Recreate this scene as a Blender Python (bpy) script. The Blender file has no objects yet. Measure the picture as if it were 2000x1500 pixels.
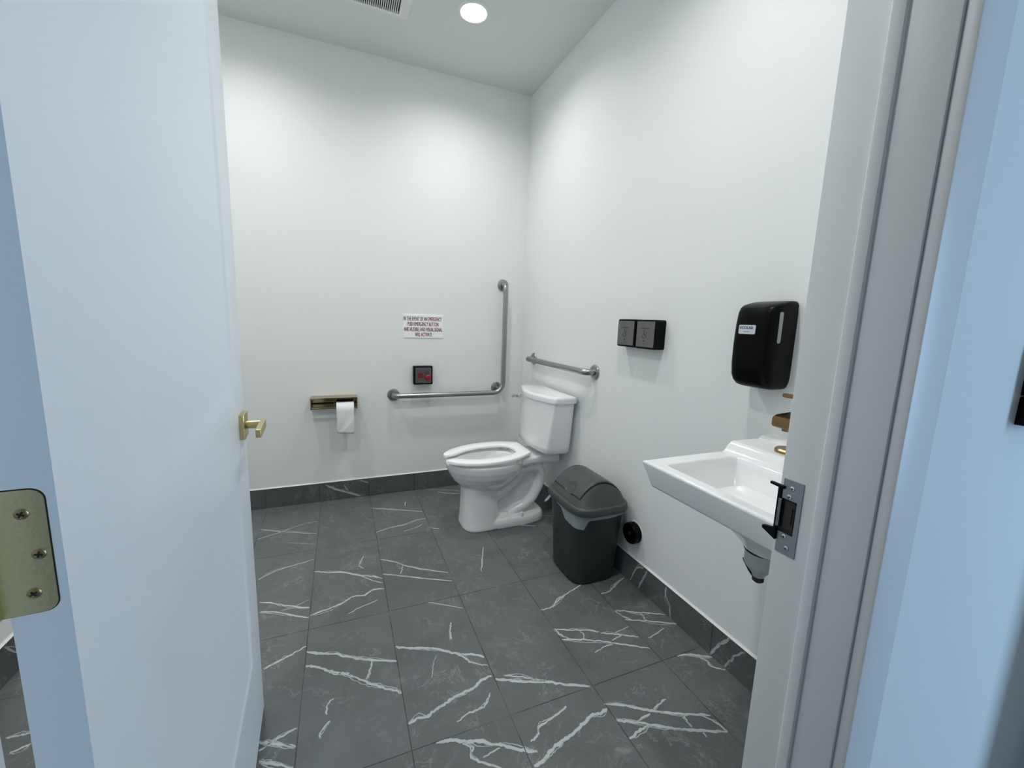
import bpy, bmesh, math, random
from mathutils import Vector, Matrix, noise
random.seed(7)
PI = math.pi
SC = bpy.context.scene
COL = SC.collection

# ------------------------------------------------------------------ materials
def mat(name, color, rough=0.5, metal=0.0, spec=0.5, bump=0.0, bscale=200.0, coat=0.0,
        emis=None, estr=0.0, var=0.0, vscale=4.0, trans=0.0, aniso=None):
    m = bpy.data.materials.new(name); m.use_nodes = True
    nt = m.node_tree; b = nt.nodes['Principled BSDF']
    b.inputs['Base Color'].default_value = (*color, 1)
    b.inputs['Roughness'].default_value = rough
    b.inputs['Metallic'].default_value = metal
    b.inputs['Specular IOR Level'].default_value = spec
    b.inputs['Coat Weight'].default_value = coat
    b.inputs['Coat Roughness'].default_value = 0.05
    b.inputs['Transmission Weight'].default_value = trans
    if emis:
        b.inputs['Emission Color'].default_value = (*emis, 1); b.inputs['Emission Strength'].default_value = estr
    tc = nt.nodes.new('ShaderNodeTexCoord')
    def nz(scale, detail=3):
        n = nt.nodes.new('ShaderNodeTexNoise'); n.inputs['Scale'].default_value = scale; n.inputs['Detail'].default_value = detail
        nt.links.new(tc.outputs['Object'], n.inputs['Vector']); return n
    if var > 0:
        n = nz(vscale, 4); r = nt.nodes.new('ShaderNodeMix'); r.data_type = 'RGBA'
        r.inputs['A'].default_value = (*[c*(1-var) for c in color], 1); r.inputs['B'].default_value = (*[min(1, c*(1+var)) for c in color], 1)
        nt.links.new(n.outputs['Fac'], r.inputs['Factor']); nt.links.new(r.outputs['Result'], b.inputs['Base Color'])
    if bump > 0:
        n = nz(bscale, 2); bp = nt.nodes.new('ShaderNodeBump'); bp.inputs['Strength'].default_value = bump; bp.inputs['Distance'].default_value = 0.002
        if aniso:
            mp = nt.nodes.new('ShaderNodeMapping'); mp.inputs['Scale'].default_value = aniso
            nt.links.new(tc.outputs['Object'], mp.inputs['Vector']); nt.links.new(mp.outputs['Vector'], n.inputs['Vector'])
        nt.links.new(n.outputs['Fac'], bp.inputs['Height']); nt.links.new(bp.outputs['Normal'], b.inputs['Normal'])
    return m

M = {}
M['wall'] = mat('wall_paint', (0.845, 0.865, 0.86), 0.6, spec=0.25, bump=0.06, bscale=260, var=0.008, vscale=2)
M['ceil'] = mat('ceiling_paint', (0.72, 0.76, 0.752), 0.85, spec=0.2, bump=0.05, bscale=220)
M['door'] = mat('door_paint', (0.80, 0.81, 0.81), 0.38, spec=0.5, bump=0.05, bscale=420)
M['trim'] = mat('trim_paint', (0.79, 0.80, 0.795), 0.4, spec=0.5, bump=0.04, bscale=300)
M['caulk'] = mat('caulk', (0.78, 0.79, 0.78), 0.5)
M['ceramic'] = mat('ceramic', (0.87, 0.88, 0.885), 0.12, spec=0.6, coat=0.4)
M['seatp'] = mat('seat_plastic', (0.95, 0.955, 0.955), 0.22, spec=0.5)
M['steel'] = mat('brushed_steel', (0.37, 0.365, 0.35), 0.30, 1.0, bump=0.10, bscale=60, aniso=(1, 1, 1))
M['plate'] = mat('steel_plate', (0.20, 0.198, 0.19), 0.36, 1.0, bump=0.05, bscale=40, var=0.25, vscale=22)
M['strike'] = mat('strike_steel', (0.33, 0.34, 0.345), 0.42, 1.0, bump=0.05, bscale=300)
M['chrome'] = mat('chrome', (0.7, 0.7, 0.7), 0.12, 1.0)
M['brass'] = mat('satin_brass', (0.60, 0.49, 0.24), 0.30, 1.0, bump=0.04, bscale=500)
M['hinge'] = mat('hinge_brass', (0.68, 0.62, 0.38), 0.36, 1.0, bump=0.06, bscale=300)
M['screw'] = mat('screw_brass', (0.40, 0.31, 0.16), 0.35, 1.0)
M['pbrass'] = mat('polished_brass', (0.36, 0.295, 0.155), 0.07, 1.0)
M['bronze'] = mat('faucet_brass', (0.30, 0.19, 0.095), 0.26, 1.0)
M['black'] = mat('black_plastic', (0.0012, 0.0012, 0.0013), 0.32, spec=0.10)
M['blacks'] = mat('black_box', (0.002, 0.0022, 0.0022), 0.4, spec=0.12)
M['dark'] = mat('recess_dark', (0.01, 0.009, 0.008), 0.7)
M['rust'] = mat('keeper_dark', (0.055, 0.045, 0.04), 0.45, 0.6)
M['bin'] = mat('bin_plastic', (0.032, 0.035, 0.035), 0.45, spec=0.35, bump=0.03, bscale=600)
M['lid'] = mat('bin_lid_plastic', (0.062, 0.070, 0.070), 0.42, spec=0.4, bump=0.03, bscale=600)
M['white'] = mat('sign_white', (0.95, 0.955, 0.955), 0.35)
M['redtext'] = mat('sign_red', (0.24, 0.008, 0.025), 0.5)
M['redbtn'] = mat('red_button', (0.30, 0.003, 0.010), 0.22, spec=0.5)
M['redled'] = mat('red_lamp', (0.16, 0.003, 0.012), 0.3)
M['ink'] = mat('black_ink', (0.015, 0.014, 0.014), 0.6)
M['blue'] = mat('label_blue', (0.012, 0.085, 0.34), 0.4)
M['label'] = mat('label_white', (0.62, 0.65, 0.67), 0.35)
M['smoke'] = mat('sight_window', (0.30, 0.31, 0.32), 0.25)
M['paper'] = mat('tissue_paper', (0.88, 0.88, 0.90), 0.9, spec=0.1, bump=0.15, bscale=90)
M['card'] = mat('cardboard', (0.35, 0.27, 0.19), 0.9)
M['trap'] = mat('drain_plastic', (0.50, 0.52, 0.53), 0.3)
M['rubber'] = mat('rubber', (0.012, 0.013, 0.014), 0.5)
M['grille'] = mat('vent_white', (0.80, 0.81, 0.80), 0.5)
M['lens'] = mat('lamp_lens', (0.9, 0.9, 0.9), 0.5, emis=(1.0, 1.0, 0.985), estr=30.0)
M['hfloor'] = mat('hall_floor', (0.20, 0.20, 0.20), 0.5, var=0.1)
M['hallwall'] = mat('hall_bounce_tint', (0.82, 0.75, 0.66), 0.6, spec=0.25)  # made-up warm tint for the unseen hall, so its bounced light turns less blue
M['water'] = mat('water', (0.55, 0.58, 0.58), 0.05)

def bag_material():
    m = bpy.data.materials.new('liner_film'); m.use_nodes = True
    nt = m.node_tree; N = nt.nodes; L = nt.links
    b = N['Principled BSDF']; b.inputs['Base Color'].default_value = (0.72, 0.78, 0.82, 1); b.inputs['Roughness'].default_value = 0.3
    tl = N.new('ShaderNodeBsdfTranslucent'); tl.inputs['Color'].default_value = (0.75, 0.8, 0.84, 1)
    tp = N.new('ShaderNodeBsdfTransparent')
    m1 = N.new('ShaderNodeMixShader'); m1.inputs[0].default_value = 0.4
    m2 = N.new('ShaderNodeMixShader'); m2.inputs[0].default_value = 0.32
    L.new(b.outputs[0], m1.inputs[1]); L.new(tl.outputs[0], m1.inputs[2])
    L.new(m1.outputs[0], m2.inputs[1]); L.new(tp.outputs[0], m2.inputs[2])
    L.new(m2.outputs[0], N['Material Output'].inputs['Surface'])
    return m
M['liner'] = bag_material()

# tile grid of the floor (12 x 24 inch), measured from the corner of the two walls
TILE_X0, TILE_Y0, TILE_W, TILE_L = -0.1998, -1.2296, 0.3048, 0.6096

def tile_material(name, gx=None, gy=None, base=(0.118, 0.129, 0.130), dark=1.0):
    """Grey marble-look tile. gx=(axis, offset, pitch) and gy likewise draw grout joints; the colour attribute 'vein' paints the veins."""
    m = bpy.data.materials.new(name); m.use_nodes = True
    nt = m.node_tree; N = nt.nodes; L = nt.links
    b = N['Principled BSDF']; b.inputs['Roughness'].default_value = 0.42; b.inputs['Specular IOR Level'].default_value = 0.45
    tc = N.new('ShaderNodeTexCoord'); sep = N.new('ShaderNodeSeparateXYZ'); L.new(tc.outputs['Object'], sep.inputs[0])
    def math_(op, a, bb=None, c=None):
        n = N.new('ShaderNodeMath'); n.operation = op
        for i, v in enumerate((a, bb, c)):
            if v is None: continue
            if isinstance(v, (int, float)): n.inputs[i].default_value = v
            else: L.new(v, n.inputs[i])
        return n.outputs[0]
    def mixc(f, a, bb):
        n = N.new('ShaderNodeMix'); n.data_type = 'RGBA'
        if isinstance(f, (int, float)): n.inputs['Factor'].default_value = f
        else: L.new(f, n.inputs['Factor'])
        for k, v in (('A', a), ('B', bb)):
            if isinstance(v, tuple): n.inputs[k].default_value = (*v, 1)
            else: L.new(v, n.inputs[k])
        return n.outputs['Result']
    def ramp(v, lo, hi):
        n = N.new('ShaderNodeMapRange'); n.inputs['From Min'].default_value = lo; n.inputs['From Max'].default_value = hi; n.clamp = True
        L.new(v, n.inputs['Value']); return n.outputs[0]
    def nz(scale, det=5, rough=0.6, dist=0.0, vec=None):
        n = N.new('ShaderNodeTexNoise'); n.inputs['Scale'].default_value = scale; n.inputs['Detail'].default_value = det
        n.inputs['Roughness'].default_value = rough; n.inputs['Distortion'].default_value = dist
        L.new(vec or tc.outputs['Object'], n.inputs['Vector']); return n.outputs['Fac']
    b0 = tuple(c*0.86*dark for c in base); b1 = tuple(c*1.13*dark for c in base)
    col = mixc(ramp(nz(5.0, 6, 0.62, 0.6), 0.33, 0.68), b0, b1)
    # per tile tone
    ids = None; joint = None
    for g in (gx, gy):
        if not g: continue
        ax, off, pitch = g
        u = math_('DIVIDE', math_('SUBTRACT', sep.outputs[ax], off), pitch)
        fl = math_('FLOOR', u); fr = math_('SUBTRACT', u, fl)
        d = math_('MULTIPLY', math_('MINIMUM', fr, math_('SUBTRACT', 1.0, fr)), pitch)
        j = math_('SUBTRACT', 1.0, ramp(d, 0.0009, 0.0022))
        joint = j if joint is None else math_('MAXIMUM', joint, j)
        ids = fl if ids is None else math_('ADD', math_('MULTIPLY', ids, 7.31), math_('MULTIPLY', fl, 3.17))
    if ids is not None:
        wn = N.new('ShaderNodeTexWhiteNoise'); wn.noise_dimensions = '1D'; L.new(ids, wn.inputs['W'])
        hs = N.new('ShaderNodeHueSaturation'); L.new(col, hs.inputs['Color'])
        L.new(math_('ADD', math_('MULTIPLY', wn.outputs['Value'], 0.12), 0.94), hs.inputs['Value']); col = hs.outputs['Color']
    # cloudy pale mottling and hairline cracks
    mott = math_('MULTIPLY', ramp(nz(15, 9, 0.76, 1.4), 0.54, 0.70), ramp(nz(3.2, 3, 0.5), 0.42, 0.66))
    col = mixc(math_('MULTIPLY', mott, 0.95), col, (0.27*dark, 0.287*dark, 0.287*dark))
    crack = math_('ABSOLUTE', math_('SUBTRACT', nz(4.5, 7, 0.66, 0.8), 0.5))
    crack = math_('MULTIPLY', math_('SUBTRACT', 1.0, ramp(crack, 0.0, 0.010)), ramp(nz(7.0, 2, 0.5), 0.47, 0.62))
    col = mixc(math_('MULTIPLY', crack, 0.75), col, (0.27*dark, 0.285*dark, 0.285*dark))
    dk = math_('ABSOLUTE', math_('SUBTRACT', nz(6.5, 6, 0.7, 1.0), 0.52))
    dk = math_('MULTIPLY', math_('SUBTRACT', 1.0, ramp(dk, 0.0, 0.008)), ramp(nz(5.0, 2, 0.5), 0.55, 0.7))
    col = mixc(math_('MULTIPLY', dk, 0.5), col, tuple(c*0.45*dark for c in base))
    # veins
    at = N.new('ShaderNodeAttribute'); at.attribute_name = 'vein'
    v = math_('SUBTRACT', math_('MULTIPLY', at.outputs['Fac'], 1.35), math_('MULTIPLY', nz(42, 4, 0.65), 0.75))
    v = ramp(v, -0.02, 0.55)
    col = mixc(math_('MULTIPLY', v, 0.92), col, (0.52*dark, 0.56*dark, 0.555*dark))
    if joint is not None:
        col = mixc(math_('MULTIPLY', joint, ramp(nz(9, 3), 0.25, 0.55)), col, (0.022, 0.024, 0.024))
    L.new(col, b.inputs['Base Color'])
    r = math_('ADD', math_('MULTIPLY', nz(30, 3), 0.15), 0.36); L.new(r, b.inputs['Roughness'])
    return m
M['tile'] = tile_material('marble_tile', (0, TILE_X0, TILE_W), (1, TILE_Y0, TILE_L))
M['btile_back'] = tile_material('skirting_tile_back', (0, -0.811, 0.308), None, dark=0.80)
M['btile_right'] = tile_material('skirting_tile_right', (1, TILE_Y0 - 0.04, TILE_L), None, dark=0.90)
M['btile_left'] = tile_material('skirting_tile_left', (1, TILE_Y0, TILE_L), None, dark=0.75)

# ------------------------------------------------------------------ mesh helpers
def box(bm, x0, x1, y0, y1, z0, z1, bev=0.0, seg=2):
    r = bmesh.ops.create_cube(bm, size=1.0)
    vs = r['verts']
    bmesh.ops.scale(bm, vec=(x1-x0, y1-y0, z1-z0), verts=vs)
    bmesh.ops.translate(bm, vec=((x0+x1)/2, (y0+y1)/2, (z0+z1)/2), verts=vs)
    if bev > 0:
        es = list({e for v in vs for e in v.link_edges})
        bmesh.ops.bevel(bm, geom=es, offset=bev, segments=seg, profile=0.5, affect='EDGES')

def loft(bm, rings, cap0=True, cap1=True, closed=True):
    R = [[bm.verts.new(p) for p in r] for r in rings]
    n = len(R[0])
    for a, b in zip(R[:-1], R[1:]):
        for i in range(n if closed else n-1):
            j = (i+1) % n
            bm.faces.new((a[i], a[j], b[j], b[i]))
    if cap0: bm.faces.new(list(reversed(R[0])))
    if cap1: bm.faces.new(R[-1])
    return R

def tube(bm, path, r, seg=16, cap=True, sx=1.0):
    P = [Vector(p) for p in path]; n = len(P)
    rr = r if isinstance(r, (list, tuple)) else [r]*n
    T = []
    for i in range(n):
        t = (P[min(i+1, n-1)] - P[max(i-1, 0)]).normalized(); T.append(t)
    up = Vector((0, 0, 1)) if abs(T[0].z) < 0.9 else Vector((1, 0, 0))
    u = T[0].cross(up).normalized(); rings = []
    for i in range(n):
        u = (u - T[i]*u.dot(T[i])).normalized(); v = T[i].cross(u)
        rings.append([P[i] + (u*math.cos(2*PI*k/seg)*sx + v*math.sin(2*PI*k/seg))*rr[i] for k in range(seg)])
    loft(bm, rings, cap, cap)

def spline(pts, per=8):
    P = [Vector(p) for p in pts]; out = []
    for i in range(len(P)-1):
        a, b, c, d = P[max(i-1, 0)], P[i], P[i+1], P[min(i+2, len(P)-1)]
        for k in range(per):
            t = k/per
            out.append(0.5*((2*b)+(c-a)*t+(2*a-5*b+4*c-d)*t*t+(3*b-a-3*c+d)*t**3))
    out.append(P[-1]); return out

def fillet(pts, rad, n=8):
    """polyline with rounded corners"""
    P = [Vector(p) for p in pts]; out = [P[0]]
    for i in range(1, len(P)-1):
        a = (P[i-1]-P[i]).normalized(); b = (P[i+1]-P[i]).normalized()
        ang = a.angle(b); d = rad/math.tan(ang/2)
        p0 = P[i]+a*d; p1 = P[i]+b*d
        c = P[i]+(a+b).normalized()*(rad/math.sin(ang/2))
        e0 = (p0-c).normalized(); e1 = (p1-c).normalized(); th = e0.angle(e1)
        for k in range(n+1):
            t = k/n
            out.append(c+(e0*math.sin((1-t)*th)+e1*math.sin(t*th))/math.sin(th)*rad)
    out.append(P[-1]); return out

def se_ring(cx, cy, z, a, b, n=2.0, N=48, nx_back=None):
    """superellipse in a horizontal plane"""
    out = []
    for k in range(N):
        t = 2*PI*k/N; c, s = math.cos(t), math.sin(t)
        out.append(Vector((cx+a*math.copysign(abs(c)**(2/n), c), cy+b*math.copysign(abs(s)**(2/n), s), z)))
    return out

def rrect(w, h, r, n=6):
    """rounded rectangle outline (2D), centred"""
    out = []
    for cx, cy, a0 in ((w/2-r, h/2-r, 0), (-w/2+r, h/2-r, PI/2), (-w/2+r, -h/2+r, PI), (w/2-r, -h/2+r, 1.5*PI)):
        for k in range(n+1):
            a = a0+PI/2*k/n; out.append((cx+r*math.cos(a), cy+r*math.sin(a)))
    return out

# local frames: (u, v, normal) for things mounted on the walls
BACKW = (Vector((1, 0, 0)), Vector((0, 0, 1)), Vector((0, -1, 0)))
RIGHTW = (Vector((0, -1, 0)), Vector((0, 0, 1)), Vector((-1, 0, 0)))
HALLW = BACKW
def place(frame, o, u, v, w=0.0):
    return Vector(o)+frame[0]*u+frame[1]*v+frame[2]*w

def plate(bm, frame, o, outline, w0, w1, bev=0.0):
    """extrude a 2D outline between depths w0..w1 along the frame normal, with a small chamfer on the front"""
    pts = outline; cx = sum(p[0] for p in pts)/len(pts); cy = sum(p[1] for p in pts)/len(pts)
    def ring(w, ins=0.0):
        out = []
        for p in pts:
            dx, dy = p[0]-cx, p[1]-cy; l = math.hypot(dx, dy) or 1
            k = (l-ins)/l
            out.append(place(frame, o, cx+dx*k, cy+dy*k, w))
        return out
    rings = [ring(w0), ring(w1-bev)]
    if bev > 0: rings += [ring(w1-bev*0.3, bev*0.35), ring(w1, bev)]
    loft(bm, rings)

def revolve(bm, frame, o, prof, seg=32):
    """prof: list of (radius, w) revolved round the frame normal"""
    rings = [[place(frame, o, r*math.cos(2*PI*k/seg), r*math.sin(2*PI*k/seg), w) for k in range(seg)] for r, w in prof]
    loft(bm, rings)

def obj(name, bm, m, parent=None, smooth=True, angle=40, bevel=0.0, subsurf=0, keep_normals=False):
    if not keep_normals: bmesh.ops.recalc_face_normals(bm, faces=bm.faces[:])
    if parent is not None and parent.get('_w'):
        pass
    me = bpy.data.meshes.new(name)
    if parent is not None:
        mw = world_of(parent).inverted()
        bmesh.ops.transform(bm, matrix=mw, verts=bm.verts[:])
    bm.to_mesh(me); bm.free()
    for mm in (m if isinstance(m, (list, tuple)) else [m]): me.materials.append(mm)
    o = bpy.data.objects.new(name, me); COL.objects.link(o)
    if parent is not None: o.parent = parent
    if bevel > 0:
        md = o.modifiers.new('bevel', 'BEVEL'); md.width = bevel; md.segments = 2; md.limit_method = 'ANGLE'; md.angle_limit = math.radians(35)
    if subsurf:
        md = o.modifiers.new('sub', 'SUBSURF'); md.levels = subsurf; md.render_levels = subsurf
    if smooth:
        for p in me.polygons: p.use_smooth = True
        if not subsurf:
            me.set_sharp_from_angle(angle=math.radians(angle))
    return o

def world_of(o):
    m = o.matrix_basis.copy()
    return world_of(o.parent) @ m if o.parent else m

def thing(name, label, cat, loc=(0, 0, 0), rotz=0.0, group=None):
    o = bpy.data.objects.new(name, None); COL.objects.link(o)
    o.location = loc; o.rotation_euler = (0, 0, rotz); o.empty_display_size = 0.05
    o['label'] = label; o['category'] = cat
    if group: o['group'] = group
    return o

def tag(o, label, cat, group=None):
    o['label'] = label; o['category'] = cat
    if group: o['group'] = group
    return o

def struct(name, bm, m, parent=None, **k):
    o = obj(name, bm, m, parent, **k)
    if parent is None: o['kind'] = 'structure'
    return o

def B(): return bmesh.new()

def text(name, body, size, frame, o, m, parent, sx=1.0, extrude=0.0006, bold=0.0, spacing=1.0):
    cu = bpy.data.curves.new(name+'_curve', 'FONT'); cu.body = body; cu.size = size
    cu.align_x = 'CENTER'; cu.align_y = 'CENTER'; cu.extrude = extrude; cu.offset = bold; cu.space_character = spacing
    t = bpy.data.objects.new(name+'_tmp', cu); COL.objects.link(t)
    dg = bpy.context.evaluated_depsgraph_get(); dg.update()
    me = bpy.data.meshes.new_from_object(t.evaluated_get(dg))
    bpy.data.objects.remove(t); bpy.data.curves.remove(cu)
    bm = B(); bm.from_mesh(me); bpy.data.meshes.remove(me)
    for v in bm.verts:
        v.co = place(frame, o, v.co.x*sx, v.co.y, v.co.z)
    return obj(name, bm, m, parent, smooth=False, keep_normals=True)

def add_text(bm, body, size, frame, o, sx=1.0, extrude=0.0005, bold=0.0):
    cu = bpy.data.curves.new('c', 'FONT'); cu.body = body; cu.size = size
    cu.align_x = 'CENTER'; cu.align_y = 'CENTER'; cu.extrude = extrude; cu.offset = bold
    t = bpy.data.objects.new('t', cu); COL.objects.link(t)
    dg = bpy.context.evaluated_depsgraph_get(); dg.update()
    me = bpy.data.meshes.new_from_object(t.evaluated_get(dg))
    bpy.data.objects.remove(t); bpy.data.curves.remove(cu)
    b2 = B(); b2.from_mesh(me)
    for v in b2.verts: v.co = place(frame, o, v.co.x*sx, v.co.y, v.co.z)
    b2.to_mesh(me); b2.free(); bm.from_mesh(me); bpy.data.meshes.remove(me)

def stroke(bm, frame, o, pts, w, depth=0.0005, per=5):
    """flat ribbon drawn on a wall-mounted plate"""
    P = spline([(p[0], p[1], 0) for p in pts], per) if len(pts) > 2 else [Vector((p[0], p[1], 0)) for p in pts]
    A, C = [], []
    for i, p in enumerate(P):
        t = (P[min(i+1, len(P)-1)]-P[max(i-1, 0)]).normalized(); n = Vector((-t.y, t.x, 0))*w/2
        A.append(bm.verts.new(place(frame, o, p.x+n.x, p.y+n.y, depth))); C.append(bm.verts.new(place(frame, o, p.x-n.x, p.y-n.y, depth)))
    for i in range(len(P)-1): bm.faces.new((C[i], C[i+1], A[i+1], A[i]))

def veins(bm, data, to3d, offset, jitter=1.0, wscale=0.00085):
    """add soft-edged vein ribbons to a tile mesh; alpha of each vertex is stored in the colour attribute 'vein'"""
    lay = bm.verts.layers.float_color.get('vein') or bm.verts.layers.float_color.new('vein')
    rnd = random.Random(11)
    data = list(data)
    for pts, w in list(data):
        if w >= 4:
            for q in range(1 if w < 7 else 2):
                d = rnd.choice((-1, 1))*rnd.uniform(0.006, 0.016); k0 = rnd.randrange(0, max(1, len(pts)-2)); seg_ = pts[k0:k0+rnd.choice((3, 4))]
                if len(seg_) > 1: data.append(([(a+rnd.uniform(-0.006, 0.006), b+d*(0.2+0.8*math.sin(PI*i/(len(seg_)-1)))) for i, (a, b) in enumerate(seg_)], 1.6))
    for pts, w in data:
        P = spline([(a, b, 0) for a, b in pts], 7)
        W = w*wscale; n = len(P); prev = None
        ph = rnd.uniform(0, 50)
        for i, p in enumerate(P):
            t = (P[min(i+1, n-1)]-P[max(i-1, 0)]).normalized(); nn = Vector((-t.y, t.x, 0))
            k = 0.65+0.75*noise.noise(Vector((i*0.35+ph, ph, 0)))
            k = max(0.3, k+0.25); end = min(1.0, 0.35+min(i, n-1-i)*0.25)
            q = p+nn*(noise.noise(Vector((i*0.5+ph, 3, ph)))*0.004+noise.noise(Vector((i*1.3+ph, 9, ph)))*0.0025)*jitter
            hw = W*0.5*k*end
            row = []
            for s, a in ((-hw-0.0026, 0.0), (-hw, 1.0), (hw, 1.0), (hw+0.0026, 0.0)):
                r = q+nn*s; v = bm.verts.new(to3d(r.x, r.y, offset if a else offset*0.6)); a *= 0.86+0.42*noise.noise(Vector((i*0.22+ph, 7, ph))) if w > 2 else 0.6; v[lay] = (a, a, a, 1); row.append(v)
            if prev:
                for j in range(3): bm.faces.new((prev[j], row[j], row[j+1], prev[j+1]))
            prev = row
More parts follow.
